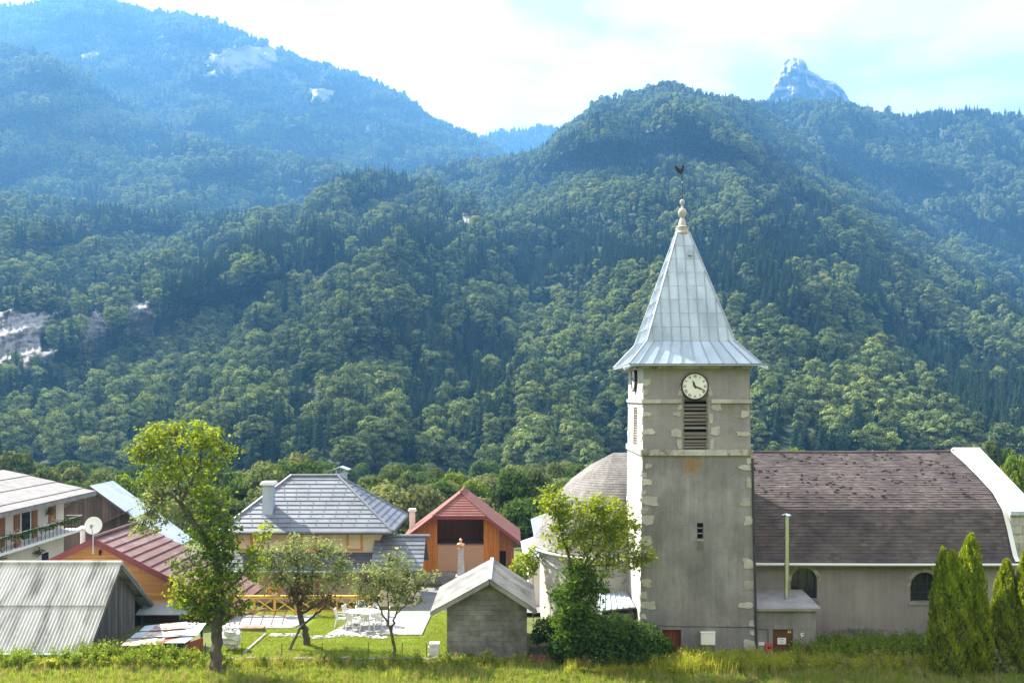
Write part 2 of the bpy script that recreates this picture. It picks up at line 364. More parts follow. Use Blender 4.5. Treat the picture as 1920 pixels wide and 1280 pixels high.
# ---------------------------------------------------------------- mountains
near_trees = []
def mountain(name, crest, foot, relief, rscale, density, label, rocks=(), nu=240, nv=110, sc=1.0, con=.45, seed=0, allrock=None, tree_h=9.0, gully=1.0, keep_near=False, colmix=.02):
    crest = np.array(crest, float); foot = np.array(foot, float)
    u = np.linspace(crest[0, 0], crest[-1, 0], nu)
    cd = np.interp(u, crest[:, 0], crest[:, 2]); cy = np.interp(u, crest[:, 0], crest[:, 1]) + tree_h*F/cd
    cy = cy + 60*0.05*fbm(u*.02 + seed, u*0 + seed, 4)
    fy = np.interp(u, foot[:, 0], foot[:, 1]); fd = np.interp(u, foot[:, 0], foot[:, 2])
    fy = np.maximum(fy, cy + 4)
    v = np.linspace(0, 1, nv)[:, None]
    py = fy + (cy - fy)*v
    zc = CZ + (HZ-cy)/F*cd; zf = CZ + (HZ-fy)/F*fd; s = (zc-zf)/np.maximum(cd-fd, 1.0)
    t = (HZ-py)/F
    D = (s*fd - (zf-CZ))/np.maximum(s-t, 1e-3)
    D = np.clip(D, np.minimum(fd, cd), np.maximum(fd, cd))
    U = np.broadcast_to(u, py.shape); Xw = (U-960)*D/F
    Zw = CZ + t*D
    wrp = fbm(Xw/rscale*.7 + seed, Zw/rscale*.7, 3)*.8
    ridg = 1 - np.abs(perlin(Xw/rscale + wrp + seed*3.1, Zw/rscale*.28 + seed))*2.0
    nse = ridg*.55*gully + fbm(Xw/rscale*1.7 + 5 + seed, Zw/rscale*1.7, 5)*.6
    fade = np.clip(np.minimum(v/.08, (1-v)/.06), 0, 1)
    D2 = D*(1 - relief*nse*(.25 + .75*fade))
    rock = np.zeros_like(py)
    for (x0, y0, x1, y1) in rocks:
        sel = (U > x0) & (U < x1) & (py > y0) & (py < y1)
        if not sel.any(): continue
        dl = np.median(D[sel]); y1 = y1 + 11.0*F/dl      # trees below hide the foot
        ex = (U - (x0+x1)/2)/((x1-x0)/2); ey = (py - (y0+y1)/2)/((y1-y0)/2)
        e = np.maximum(np.abs(ex), np.abs(ey)) + .34*fbm(U/((x1-x0)*.30)+seed, py/((y1-y0)*.42), 5)
        rk = np.clip((1.0-e)/.10, 0, 1); rock = np.maximum(rock, np.clip((rk-.75)/.25, 0, 1)*(ey > -.90 + .25*fbm(U*.05, U*0+seed, 3)))
        rowb = np.argmin(np.abs(py - y1), 0); db = D2[rowb, np.arange(nu)]
        D2 = D2*(1-rk) + rk*(db*.75 + D2*.25)
    if allrock is not None: rock = np.maximum(rock, np.clip((allrock - py + 26*fbm(U*.035, py*.035, 4))/8, 0, 1))
    D2 = D2*(1 - .007*rock*(fbm(U*.22, py*.03, 4) + .5*fbm(U*.04, py*.25, 3)))
    Xw = (U-960)*D2/F; Zw = CZ + t*D2
    V = np.stack([Xw, D2, Zw], -1)
    # the far side falls away behind the crest
    last = V[-1]
    back = []
    for k in (1, 2, 3):
        b = last.copy(); b[:, 1] += k*k*cd*.05; b[:, 0] *= 1 + k*k*.05; b[:, 2] -= (zc-np.minimum(zf, 0))*(.12*k*k) ; back.append(b)
    V = np.concatenate([V, np.array(back)], 0)
    n0 = V.shape[0]; me = bpy.data.meshes.new(name)
    idx = np.arange(n0*nu).reshape(n0, nu)
    faces = np.stack([idx[:-1, :-1], idx[:-1, 1:], idx[1:, 1:], idx[1:, :-1]], -1).reshape(-1, 4)
    me.from_pydata(V.reshape(-1, 3).tolist(), [], faces.tolist())
    me.polygons.foreach_set('use_smooth', [True]*len(me.polygons))
    a = me.attributes.new('rock', 'FLOAT', 'POINT'); a.data.foreach_set('value', np.concatenate([rock, np.zeros((3, nu))], 0).astype(np.float32).ravel())
    tag(link(name, me, M['peak' if name.startswith('rocky') else 'slope']), kind='structure')
    if density <= 0: return
    # trees: uniform per ground area
    A = V[:nv]; e1 = A[:-1, 1:] - A[:-1, :-1]; e2 = A[1:, :-1] - A[:-1, :-1]
    area = np.abs(e1[..., 0]*e2[..., 1] - e1[..., 1]*e2[..., 0]) + .35*np.linalg.norm(np.cross(e1, e2), axis=-1)
    q = np.random.default_rng(seed+50)
    cnt = q.poisson(area*density*(rock[:-1, :-1] < .35))
    jj, ii = np.nonzero(cnt); rep = cnt[jj, ii]; jj = np.repeat(jj, rep); ii = np.repeat(ii, rep); n = len(jj)
    a_, b_ = q.random(n)[:, None], q.random(n)[:, None]
    p = A[jj, ii]*(1-a_)*(1-b_) + A[jj, ii+1]*a_*(1-b_) + A[jj+1, ii]*(1-a_)*b_ + A[jj+1, ii+1]*a_*b_
    cf = fbm(p[:, 0]/90 + seed, p[:, 2]/70, 3)*.95 + con; isc = q.random(n) < np.clip(cf, .06, .95)
    idx_ = np.where(isc, KB + q.integers(0, KC, n), q.integers(0, KB, n))
    s_ = sc*np.where(isc, q.uniform(.48, .95, n), np.clip(q.normal(.80, .22, n), .35, 1.3)); p[:, 2] -= .8
    scl = np.stack([s_*q.uniform(.85, 1.2, n), s_*q.uniform(.85, 1.2, n), s_*np.where(isc, q.uniform(.72, 1.02, n), q.uniform(.85, 1.2, n))], 1)
    rot = np.stack([q.normal(0, .03, n), q.normal(0, .03, n), q.uniform(0, 6.283, n)], 1)
    keep = np.ones(n, bool)
    if keep_near:
        pxx = 960 + p[:, 0]/p[:, 1]*F; inv = np.nonzero((pxx > -10) & (pxx < 1930))[0]
        for i in inv[np.argsort(p[inv, 1])][:keep_near]:
            near_trees.append((p[i].copy(), int(idx_[i]), rot[i].copy(), scl[i].copy())); keep[i] = False
    scatter(name.replace('hill', 'wood').replace('mountain', 'wood'), p[keep], idx_[keep], rot[keep], scl[keep], G_FOREST, label, 'forest')
def FZ(z, D): return HZ - (z-CZ)*F/D

mountain('far_mountain', [(850,282,3000),(900,258,3000),(940,244,3000),(990,238,3000),(1050,236,3000),(1120,242,3000),(1250,265,3000)],
         [(850,420,2500),(1250,420,2500)], .03, 200, 1/110, 'far blue wooded ridge seen in the notch between the two mountains', nu=90, nv=40, sc=1.25, con=.6, seed=1)
mountain('rocky_mountain', [(1395,222,2500),(1425,197,2500),(1440,182,2500),(1448,160,2500),(1456,143,2500),(1466,126,2500),(1475,113,2500),(1487,108,2500),(1503,110,2500),(1511,118,2500),(1516,132,2500),(1532,138,2500),(1546,150,2500),(1564,154,2500),(1581,170,2500),(1592,188,2500),(1625,225,2500)],
         [(1395,330,2200),(1625,330,2200)], .035, 55, 0, '', nu=150, nv=110, seed=2, allrock=182, tree_h=0)
mountain('left_mountain', [(-420,60,2300),(-200,22,2300),(0,6,2300),(45,3,2300),(100,-6,2300),(190,-8,2300),(230,4,2300),(280,20,2300),(340,22,2300),(400,36,2300),(460,60,2300),(510,82,2300),(560,106,2300),(580,116,2300),(612,118,2300),(650,130,2300),(700,150,2300),(750,176,2300),(800,206,2300),(850,236,2300),(900,256,2300),(945,282,2250),(1000,340,2200),(1080,430,2100)],
         [(-420,520,1250),(1080,520,1250)], .12, 260, 1/62, 'hazy blue forest covering the high mountain with the pale cliff', rocks=[(392,82,528,138),(530,132,560,150),(575,165,625,185),(178,62,200,82),(150,98,182,110),(682,232,694,246)], nu=320, nv=150, sc=1.0, con=.55, seed=3)
mountain('right_mountain', [(1150,230,1650),(1300,195,1650),(1380,188,1650),(1420,194,1650),(1450,188,1650),(1500,184,1650),(1590,192,1650),(1650,210,1650),(1700,213,1650),(1760,206,1650),(1830,203,1650),(1920,213,1650),(2100,235,1650),(2340,270,1650)],
         [(1150,560,1150),(2340,640,1000)], .12, 240, 1/60, 'shaded blue forest on the long ridge below the rocky peak', rocks=[(1390,206,1422,230)], nu=260, nv=130, sc=1.0, con=.6, seed=4)
mountain('left_spur_hill', [(-420,10,1500),(-100,55,1500),(0,82,1500),(60,94,1500),(110,112,1500),(180,152,1500),(300,228,1480),(420,272,1450),(520,292,1420),(620,304,1400),(720,326,1380),(850,380,1350)],
         [(-420,560,850),(850,560,850)], .15, 200, 1/58, 'pale hazy forest on the mountain spur with lit crowns', nu=240, nv=130, sc=1.0, con=.34, seed=5)
mountain('right_hill', [(600,352,1250),(700,332,1280),(830,306,1300),(900,296,1300),(950,290,1300),(1000,280,1300),(1050,240,1300),(1090,215,1300),(1120,186,1300),(1170,170,1300),(1215,165,1300),(1240,152,1300),(1270,155,1300),(1300,170,1300),(1380,184,1330),(1420,198,1350),(1500,250,1320),(1600,322,1260),(1700,392,1200),(1800,460,1130),(1920,535,1040),(2100,640,900),(2340,775,740)],
         [(600,FZ(-19.5,330),330),(1500,FZ(-19.5,320),320),(2340,FZ(-19.5,300),300)], .22, 170, 1/27, 'dense mixed forest on the steep hill behind the church tower', rocks=[(862,395,885,425)], nu=380, nv=210, sc=.76, con=.58, seed=6, keep_near=120)
mountain('left_hill', [(-420,330,880),(-150,340,880),(0,352,880),(100,368,880),(200,380,870),(300,396,860),(400,398,860),(480,392,850),(560,386,850),(640,400,820),(760,470,760)],
         [(-420,FZ(-19.5,300),300),(760,FZ(-19.5,300),300)], .24, 140, 1/26, 'mixed forest on the lower slope around the two pale rock faces', rocks=[(-80,578,104,672),(146,582,205,628),(222,556,296,628)], nu=280, nv=170, sc=.76, con=.56, seed=8, keep_near=110)
mountain('middle_hill', [(395,FZ(-19.5,300)+2,300),(412,800,330),(432,660,420),(480,560,520),(540,455,680),(570,385,780),(600,345,840),(650,322,860),(720,313,860),(760,320,860),(800,332,850),(860,372,800),(920,440,720),(980,540,600),(1050,680,440),(1150,FZ(-19.5,300),300)],
         [(395,FZ(-19.5,285),285),(1150,FZ(-19.5,285),285)], .20, 115, 1/26, 'mixed forest on the round knoll between the mountain slopes', nu=260, nv=190, sc=.76, con=.48, seed=9, keep_near=90)
# ---------------------------------------------------------------- trees at the foot of the slopes, one by one
pt_names = {True: ('spruce_tree', 'dark pointed spruce standing in the wood at the mountain foot', 'tree', 'spruces at the mountain foot'),
            False: ('broadleaf_tree', 'round-crowned broadleaf tree standing in the wood at the mountain foot', 'tree', 'broadleaf trees at the mountain foot')}
for p, k, r, s in near_trees:
    nm, lb, ct, gp = pt_names[k >= KB]
    o = bpy.data.objects.new(nm, PM[k]); C.objects.link(o); o.location = p; o.rotation_euler = r; o.scale = s
    tag(o, lb, ct, gp)

# ---------------------------------------------------------------- building materials
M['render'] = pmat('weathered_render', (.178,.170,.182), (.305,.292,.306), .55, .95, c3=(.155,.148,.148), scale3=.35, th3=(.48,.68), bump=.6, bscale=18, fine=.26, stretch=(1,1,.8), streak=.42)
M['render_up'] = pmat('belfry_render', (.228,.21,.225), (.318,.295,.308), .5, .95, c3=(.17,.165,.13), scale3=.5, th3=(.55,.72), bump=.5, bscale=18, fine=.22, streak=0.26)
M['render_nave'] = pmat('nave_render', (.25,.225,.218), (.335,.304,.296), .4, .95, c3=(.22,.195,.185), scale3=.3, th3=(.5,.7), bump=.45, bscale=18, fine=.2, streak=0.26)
M['render_pale'] = pmat('pale_wall_render', (.42,.385,.35), (.56,.53,.49), 1.2, .95, c3=(.30,.26,.24), scale3=1.6, th3=(.56,.64), bump=.5, bscale=9, fine=.1, streak=0.2)
M['stone'] = pmat('pale_stone', (.31,.30,.29), (.47,.46,.44), 1.8, .9, per=.12, bump=.3, bscale=16, c3=(.33,.30,.24), scale3=2.2, th3=(.55,.7))
M['stone_old'] = pmat('lichen_stone', (.30,.285,.25), (.48,.46,.42), 2.2, .9, per=.2, bump=.3, bscale=16, c3=(.19,.165,.11), scale3=2.5, th3=(.48,.62))
M['zinc'] = pmat('zinc_sheet', (.34,.42,.51), (.47,.56,.655), 1.1, .62, per=.10, metal=.15, c3=(.31,.385,.46), scale3=.9, th3=(.5,.66), stretch=(1,1,.5), spec=.3)
M['zinc_seam'] = pmat('zinc_seam', (.28,.32,.38), (.38,.43,.49), 2, .6, metal=.15)
M['white_sheet'] = pmat('white_sheet', (.72,.72,.70), (.80,.80,.78), .8, .6, per=.04)
M['louvre'] = pmat('louvre_wood', (.13,.115,.10), (.25,.225,.20), 2.5, .9, stretch=(.3,.3,4), per=.28)
M['dark'] = pmat('dark_void', (.008,.008,.009), (.014,.014,.015), 1, .9)
M['glass'] = pmat('old_glass', (.012,.016,.022), (.03,.036,.045), 1.5, .12, spec=.6)
M['door_red'] = pmat('door_redbrown', (.13,.035,.015), (.20,.055,.022), 3, .6, stretch=(4,4,.4), per=.15)
M['door_brown'] = pmat('door_brown', (.085,.038,.016), (.13,.058,.025), 3, .6, stretch=(4,4,.4), per=.15)
M['slate'] = pmat('church_tiles', (.076,.061,.059), (.130,.107,.102), 1.1, .8, tint=.28, c3=(.062,.050,.054), scale3=.45, th3=(.45,.65), stretch=(1,1,1.6), spec=.25)
M['slate_apse'] = pmat('apse_tiles', (.16,.15,.145), (.23,.215,.205), 1.1, .8, tint=.2, c3=(.12,.108,.10), scale3=.6, th3=(.5,.66), spec=.25)
M['moss'] = pmat('roof_moss', (.022,.018,.016), (.05,.04,.03), 6, 1)
M['steel'] = pmat('stainless', (.55,.56,.56), (.66,.67,.67), 3, .22, metal=.95)
M['white_paint'] = pmat('white_paint', (.70,.70,.69), (.78,.78,.77), 2, .5)
M['black_paint'] = pmat('black_paint', (.012,.012,.013), (.02,.02,.02), 2, .4)
M['concrete'] = pmat('concrete', (.22,.215,.21), (.33,.325,.315), 1.4, .9, bump=.3, c3=(.17,.165,.16), scale3=.8, th3=(.5,.65), fine=.12)
M['red_paint'] = pmat('red_paint', (.48,.055,.04), (.58,.08,.055), 3, .5)
M['rust'] = pmat('rust_stain', (.25,.13,.045), (.32,.20,.09), 3, .95)
M['copper'] = pmat('copper', (.60,.26,.13), (.75,.36,.20), 4, .45, metal=.6)
M['cable'] = pmat('cable', (.04,.04,.042), (.06,.06,.06), 3, .8)

def add_stain(m, c, size, col):
    t = m.node_tree; N, L = t.nodes.new, t.links.new; p = [n for n in t.nodes if n.type == 'BSDF_PRINCIPLED'][0]; src = p.inputs['Base Color'].links[0].from_socket
    g = N('ShaderNodeNewGeometry'); mp = N('ShaderNodeMapping'); mp.vector_type = 'POINT'; mp.inputs['Location'].default_value = tuple(-c[i]/size[i] for i in range(3)); mp.inputs['Scale'].default_value = tuple(1/s for s in size); L(g.outputs['Position'], mp.inputs[0])
    ln = N('ShaderNodeVectorMath'); ln.operation = 'LENGTH'; L(mp.outputs[0], ln.inputs[0])
    n = N('ShaderNodeTexNoise'); n.inputs['Scale'].default_value = 4.5; n.inputs['Detail'].default_value = 6; L(g.outputs['Position'], n.inputs[0])
    a = N('ShaderNodeMath'); a.operation = 'MULTIPLY_ADD'; a.inputs[1].default_value = 1.6; L(n.outputs['Fac'], a.inputs[0]); L(ln.outputs['Value'], a.inputs[2])
    r = N('ShaderNodeMapRange'); r.inputs[1].default_value = 1.75; r.inputs[2].default_value = 1.1; r.inputs[4].default_value = .8; L(a.outputs[0], r.inputs[0])
    mx = N('ShaderNodeMix'); mx.data_type = 'RGBA'; mx.inputs[7].default_value = (*col, 1); L(r.outputs[0], mx.inputs[0]); L(src, mx.inputs[6]); L(mx.outputs[2], p.inputs['Base Color'])
add_stain(M['render'], (X(1297,38), 38.0, Z(872,38)), (.55, 1, .62), (.27,.15,.05))
add_stain(M['render'], (X(1312,38), 38.0, Z(1022,38)), (.22, 1, .5), (.12,.115,.11))
add_stain(M['render_nave'], (X(1610,40.5), 40.5, Z(1184,40.5)), (1.6, 1, .22), (.10,.095,.10))
def blob(cx, cy, w, h, q, n=18, rough=.17):
    pts = []; ph = q.uniform(0, 6.28, 4)
    for i in range(n):
        t = 2*math.pi*i/n; r = 1 + rough*(math.sin(2*t+ph[0])*.5 + math.sin(3*t+ph[1])*.6 + math.sin(5*t+ph[2])*.4) + q.uniform(-.08, .08)
        ct, st = math.cos(t), math.sin(t); k = (abs(ct)**6 + abs(st)**6)**(-1/6.)
        pts.append((cx + w/2*ct*k*r*.92, cy + h/2*st*k*r*.92))
    return pts

def wall_holes(mb, fn, W0, W1, H0, H1, holes, depth, n=10, back=None):
    """wall sheet u in W0..W1, v in H0..H1 with openings (u0,v0,u1,v1,arched); fn(u,v,d) -> point, d inwards; reveals are built"""
    us = sorted({W0, W1} | {h[0] for h in holes} | {h[2] for h in holes}); vs = sorted({H0, H1} | {h[1] for h in holes} | {h[3] for h in holes})
    for i in range(len(us)-1):
        for j in range(len(vs)-1):
            cu, cv = (us[i]+us[i+1])/2, (vs[j]+vs[j+1])/2
            if any(h[0] < cu < h[2] and h[1] < cv < h[3] for h in holes): continue
            mb.add([fn(us[i],vs[j],0), fn(us[i+1],vs[j],0), fn(us[i+1],vs[j+1],0), fn(us[i],vs[j+1],0)], [(0,1,2,3)])
    for h in holes:
        u0, v0, u1, v1, arch = h
        if arch:
            r = (u1-u0)/2; c = (u0+u1)/2; vc = v1-r
            top = [(c - r*math.cos(math.pi*k/n), vc + r*math.sin(math.pi*k/n)) for k in range(n+1)]
            for k in range(n):
                corner = (u0, v1) if k < n/2 else (u1, v1)
                mb.add([fn(*top[k],0), fn(*top[k+1],0), fn(*corner,0)], [(0,1,2)])
            out_ = [(u0,v0)] + top + [(u1,v0)]
        else: out_ = [(u0,v0),(u0,v1),(u1,v1),(u1,v0)]
        m_ = len(out_)
        for k in range(m_):
            a, b = out_[k], out_[(k+1) % m_]
            mb.add([fn(*a,0), fn(*b,0), fn(*b,depth), fn(*a,depth)], [(0,1,2,3)])
        if back is not None: b_ = MB(); b_.add([fn(u,v,depth) for u, v in out_], [tuple(range(m_))]); back.append(b_)

# ---------------------------------------------------------------- bell tower
TY0, TY1, TH = 38.0, 42.9, 13.2
def tlx(z): return 5.68 + .17*min(z/12.0, 1)          # left and right edges, the shaft tapers a little
def trx(z): return 10.84 - .26*min(z/12.0, 1)
def tfront(u, v, d): return Vector((tlx(v) + (trx(v)-tlx(v))*u, TY0 + d, v))      # u 0..1 across the front
def tleft(u, v, d): return Vector((tlx(v) + d, TY1 + (TY0-TY1)*u, v))            # u 0 back .. 1 front
def fu(px, z, Y=TY0): return (X(px, Y) - tlx(z))/(trx(z)-tlx(z))
tower = thing('bell_tower', 'square grey bell tower with a clock and a pointed pale metal spire', 'tower')
zb1, zb2 = Z(848, TY0), Z(752, TY0)
wl = MB(); wu = MB(); bk = []
lv = (fu(1280,10), Z(842,TY0), fu(1328,10), Z(738,TY0))
slit = (fu(1307,5.6), Z(1010,TY0), fu(1319,5.6), Z(980,TY0)); tdoor = (fu(1240,1), -.1, fu(1277,1), Z(1180,TY0))
wall_holes(wl, tfront, 0, 1, -.6, zb1, [(*slit, False), (*tdoor, False)], .28, back=bk)
wall_holes(wu, tfront, 0, 1, zb1, TH, [(*lv, False)], .30, back=bk)
wsl = MB(); wall_holes(wsl, tleft, 0, 1, -.6, zb1, [], .3)  # side face in a paler render than the front
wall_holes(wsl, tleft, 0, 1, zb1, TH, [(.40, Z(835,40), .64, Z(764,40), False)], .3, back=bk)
for mb, z0, z1 in ((wl, -.6, zb1), (wu, zb1, TH)):
    mb.add([(trx(z0),TY0,z0),(trx(z0),TY1,z0),(trx(z1),TY1,z1),(trx(z1),TY0,z1)], [(0,1,2,3)])
    mb.add([(trx(z0),TY1,z0),(tlx(z0),TY1,z0),(tlx(z1),TY1,z1),(trx(z1),TY1,z1)], [(0,1,2,3)])
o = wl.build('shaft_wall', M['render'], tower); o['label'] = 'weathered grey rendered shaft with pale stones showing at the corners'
wu.build('belfry_wall', M['render_up'], tower); wsl.build('side_wall', M['render_pale'], tower, label='pale side of the tower'); [b_.build('opening_back', M['dark'], tower) for b_ in bk]
# stones that show through the render at the corners and round the louvre
q = np.random.default_rng(3)
st = [(1216,873,12,8),(1211,903,17,12),(1217,938,30,17),(1208,957,12,10),(1212,974,24,17),(1211,1014,21,17),(1211,1056,14,9),(1212,1092,18,14),(1216,1134,26,14),(1216,1177,32,13),
      (1404,864,9,10),(1397,876,21,10),(1404,905,10,19),(1398,941,19,15),(1403,976,14,17),(1403,1056,20,18),(1404,1096,19,16),(1399,1134,25,11),(1409,1168,10,11),(1410,1185,9,9),(1405,1211,22,24),
      (1209,716,14,13),(1207,735,9,9),(1212,776,15,8),(1216,809,22,11),(1269,776,13,8),(1268,812,20,14),(1274,832,8,19),(1275,763,8,10),(1343,763,20,12),(1333,784,7,19),(1341,808,18,15),(1335,833,7,20),(1396,776,15,12),(1394,813,23,8),
      (1206,1035,11,9),(1207,1115,11,13),(1207,1155,10,9),(1207,890,9,8),(1207,923,8,8)]
def pxp(z): return lambda u, v, d: Vector((u, TY0 - d, v))
for (px, py, w_, h_) in st:
    s_ = TY0/F; z = Z(py, TY0); x = X(px, TY0); x = min(max(x, tlx(z)+w_*s_*.46), trx(z)-w_*s_*.46)
    m_ = MB(); m_.prism(blob(x, z, w_*s_*1.08, h_*s_*1.1, q), pxp(z), -.05, .032); m_.build('quoin_stone', M['stone'], tower)
# exposed pale stones on the sunlit left side
for k in range(16):
    z = .5 + k*.78 + q.uniform(-.1, .1)
    for side in ((1,) if k % 2 else (0, 1)):
        L_ = q.uniform(.3, .75); y = TY0 + L_/2 + .02 if side else TY1 - L_/2 - .02
        m_ = MB(); m_.prism(blob(y, z, L_, q.uniform(.26, .4), q), lambda u, v, d: Vector((tlx(v) - d, u, v)), -.05, .03); m_.build('quoin_stone', M['stone'], tower)
# string courses: a row of stones round the tower
for zc_, hh, mat_, nm in ((zb1, .26, 'stone_old', 'lower_string_course'), (zb2, .17, 'stone', 'upper_string_course')):
    e = link(nm, None, parent=tower); x0, x1 = tlx(zc_)-.08, trx(zc_)+.08
    cuts = [0]
    while cuts[-1] < 1: cuts.append(cuts[-1] + q.uniform(.10, .22))
    cuts[-1] = 1.0
    gap = (fu(1280,zc_)-.01, fu(1328,zc_)+.01) if nm.startswith('up') else None
    for a, b in zip(cuts[:-1], cuts[1:]):
        if b-a < .03: continue
        if gap:
            if a > gap[0] and b < gap[1]: continue
            if a < gap[0] < b: b = gap[0]
            elif a < gap[1] < b: a = gap[1]
            if b-a < .03: continue
        m_ = MB(); m_.box(x0+(x1-x0)*a+.006, x0+(x1-x0)*b-.006, TY0-.09-q.uniform(0,.012), TY0+.02, zc_-hh/2, zc_+hh/2+q.uniform(-.008,.008))
        m_.build('stone', M['stone'] if (nm.startswith('lo') and .36 < a < .62) else M[mat_], e)
    cuts = list(np.linspace(0, 1, 6))
    for a, b in zip(cuts[:-1], cuts[1:]):
        m_ = MB(); m_.box(tlx(zc_)-.09, tlx(zc_)+.02, TY0+.022+(TY1-TY0-.02)*a+.006, TY0+.022+(TY1-TY0-.02)*b-.006, zc_-hh/2, zc_+hh/2); m_.build('stone', M['stone'], e)
        m_ = MB(); m_.box(trx(zc_)-.02, trx(zc_)+.09, TY0+.022+(TY1-TY0-.02)*a+.006, TY0+.022+(TY1-TY0-.02)*b-.006, zc_-hh/2, zc_+hh/2); m_.build('stone', M['stone'], e)
# louvres
lo = link('louvre', None, parent=tower); lx0, lx1 = tfront(lv[0],10.5,0).x, tfront(lv[2],10.5,0).x
m_ = MB()
for xx in (lx0+.035, lx1-.035): m_.box(xx-.035, xx+.035, TY0+.02, TY0+.10, lv[1], lv[3])
m_.build('louvre_frame', M['louvre'], lo)
nsl = 17; slat = MB(); slat.beam((lx0+.075,TY0+.06,0),(lx1-.075,TY0+.06,0), .16, .025, up=(0,-.62,.78)); slat_me = slat.mesh('slat'); slat_me.materials.append(M['louvre'])
for k in range(nsl):
    o = link('slat', slat_me, parent=lo); o.location = (0, 0, lv[1] + (k+.5)*(lv[3]-lv[1])/nsl + q.uniform(-.008,.008)); o.rotation_euler = (0, q.uniform(-.012,.012), 0)
sl2 = MB(); sl2.beam((tlx(11)+.06,TY1-.40*4.9-.05,0),(tlx(11)+.06,TY1-.64*4.9+.05,0), .16, .025, up=(-.62,0,.78)); sl2m = sl2.mesh('slat'); sl2m.materials.append(M['louvre'])
for k in range(15): o = link('slat', sl2m, parent=lo); o.location = (0, 0, Z(833,40) + k*.118)
# the arch over the louvre behind the clock
zar = Z(742, TY0); cxl = (lx0+lx1)/2; r0 = (lx1-lx0)/2
for k in range(9):
    a0, a1 = math.pi*k/9+.02, math.pi*(k+1)/9-.02
    m_ = MB(); m_.prism([(cxl+r*math.cos(a), zar+.0+r*math.sin(a)*1.15) for r, a in ((r0+.02,a0),(r0+.2,a0),(r0+.2,a1),(r0+.02,a1))], pxp(0), -.02, .022); m_.build('arch_stone', M['stone'], tower)
# clocks
def clock(cx, cz, r, fn, parent):
    """fn(u,v,d): dial plane, d outwards"""
    ck = link('clock', None, parent=parent)
    circ = lambda rr, n=48: [(cx+rr*math.cos(2*math.pi*k/n), cz+rr*math.sin(2*math.pi*k/n)) for k in range(n)]
    m_ = MB(); m_.prism(circ(r), fn, .02, .11); m_.build('clock_face', M['white_paint'], ck)
    m_ = MB(); n = 48
    for k in range(n):
        a, b = 2*math.pi*k/n, 2*math.pi*(k+1)/n
        qd = [(cx+rr*math.cos(t), cz+rr*math.sin(t)) for rr, t in ((r*.985,a),(r*1.07,a),(r*1.07,b),(r*.985,b))]
        m_.prism(qd, fn, .0, .14)
    m_.build('clock_rim', M['black_paint'], ck)
    num = ['XII','I','II','III','IIII','V','VI','VII','VIII','IX','X','XI']
    for k, s in enumerate(num):
        m_ = MB(); th = math.radians(90-30*k); hgt = r*.20; wd = {'I':.045*r,'V':.115*r,'X':.115*r}; gap = .018*r
        tw = sum(wd[c_] for c_ in s) + gap*(len(s)-1); x = -tw/2; R = r*.80
        up = Vector((math.cos(th), math.sin(th))); ri = Vector((up.y, -up.x))
        def put(p): return (cx + up.x*(R+p[1]) + ri.x*p[0], cz + up.y*(R+p[1]) + ri.y*p[0])
        def stroke(a, b, w_):
            d = Vector(b)-Vector(a); d.normalize(); nn = Vector((-d.y, d.x))*w_/2
            m_.prism([put(Vector(a)+nn), put(Vector(b)+nn), put(Vector(b)-nn), put(Vector(a)-nn)], fn, .108, .117)
        for c_ in s:
            w_ = wd[c_]; h2 = hgt/2
            if c_ == 'I': stroke((x+w_/2,-h2),(x+w_/2,h2), .034*r)
            elif c_ == 'V': stroke((x,h2),(x+w_/2,-h2), .034*r); stroke((x+w_,h2),(x+w_/2,-h2), .016*r)
            else: stroke((x,h2),(x+w_,-h2), .034*r); stroke((x+w_,h2),(x,-h2), .016*r)
            x += w_ + gap
        m_.build('numeral', M['black_paint'], ck)
    for nm, ang, ln, w_, dd in (('hour_hand', 337.5, .50, .10, .125), ('minute_hand', 112.5, .80, .07, .135)):
        t = math.radians(90-ang); d = Vector((math.cos(t), math.sin(t))); nn = Vector((-d.y, d.x))
        pl = [(-.18,w_*.35),(.0,w_*.5),(ln*.55,w_*.75),(ln*.8,w_*.4),(ln,0.012),(ln,-.012),(ln*.8,-w_*.4),(ln*.55,-w_*.75),(0,-w_*.5),(-.18,-w_*.35)]
        m_ = MB(); m_.prism([(cx+d.x*a*r+nn.x*b*r, cz+d.y*a*r+nn.y*b*r) for a, b in pl], fn, dd, dd+.008); m_.build(nm, M['black_paint'], ck)
    m_ = MB(); m_.prism(circ(r*.07, 14), fn, .11, .15); m_.build('hub', M['black_paint'], ck)
clock(X(1303,TY0-.1), Z(724,TY0-.1), .565, lambda u, v, d: Vector((u, TY0-d, v)), tower)
clock(-(TY0+TY1)/2+.05, Z(710,40.4), .565, lambda u, v, d: Vector((tlx(v)-d, -u, v)), tower)
# slit window bars, door, meter box, cable
sx0, sx1 = tfront(slit[0],5.6,0).x, tfront(slit[2],5.6,0).x
m_ = MB()
for k in (1, 2): zz = slit[1]+(slit[3]-slit[1])*k/3; m_.box(sx0, sx1, TY0+.10, TY0+.14, zz-.025, zz+.025)
m_.box(sx0, sx0+.03, TY0+.10, TY0+.14, slit[1], slit[3]); m_.box(sx0-.02, sx1+.04, TY0-.03, TY0+.12, slit[1]-.09, slit[1]-.005)
m_.build('slit_window_bars', M['concrete'], tower)
dx0, dx1 = tfront(tdoor[0],1,0).x, tfront(tdoor[2],1,0).x
dd = link('door', None, parent=tower)
for k in range(5):
    m_ = MB(); a, b = dx0+(dx1-dx0)*k/5, dx0+(dx1-dx0)*(k+1)/5; m_.box(a+.006, b-.006, TY0+.16, TY0+.20, -.1, tdoor[3]-.01); m_.build('plank', M['door_red'], dd)
m_ = MB(); x = X(1326,TY0); z0, z1 = Z(1206,TY0), Z(1184,TY0)
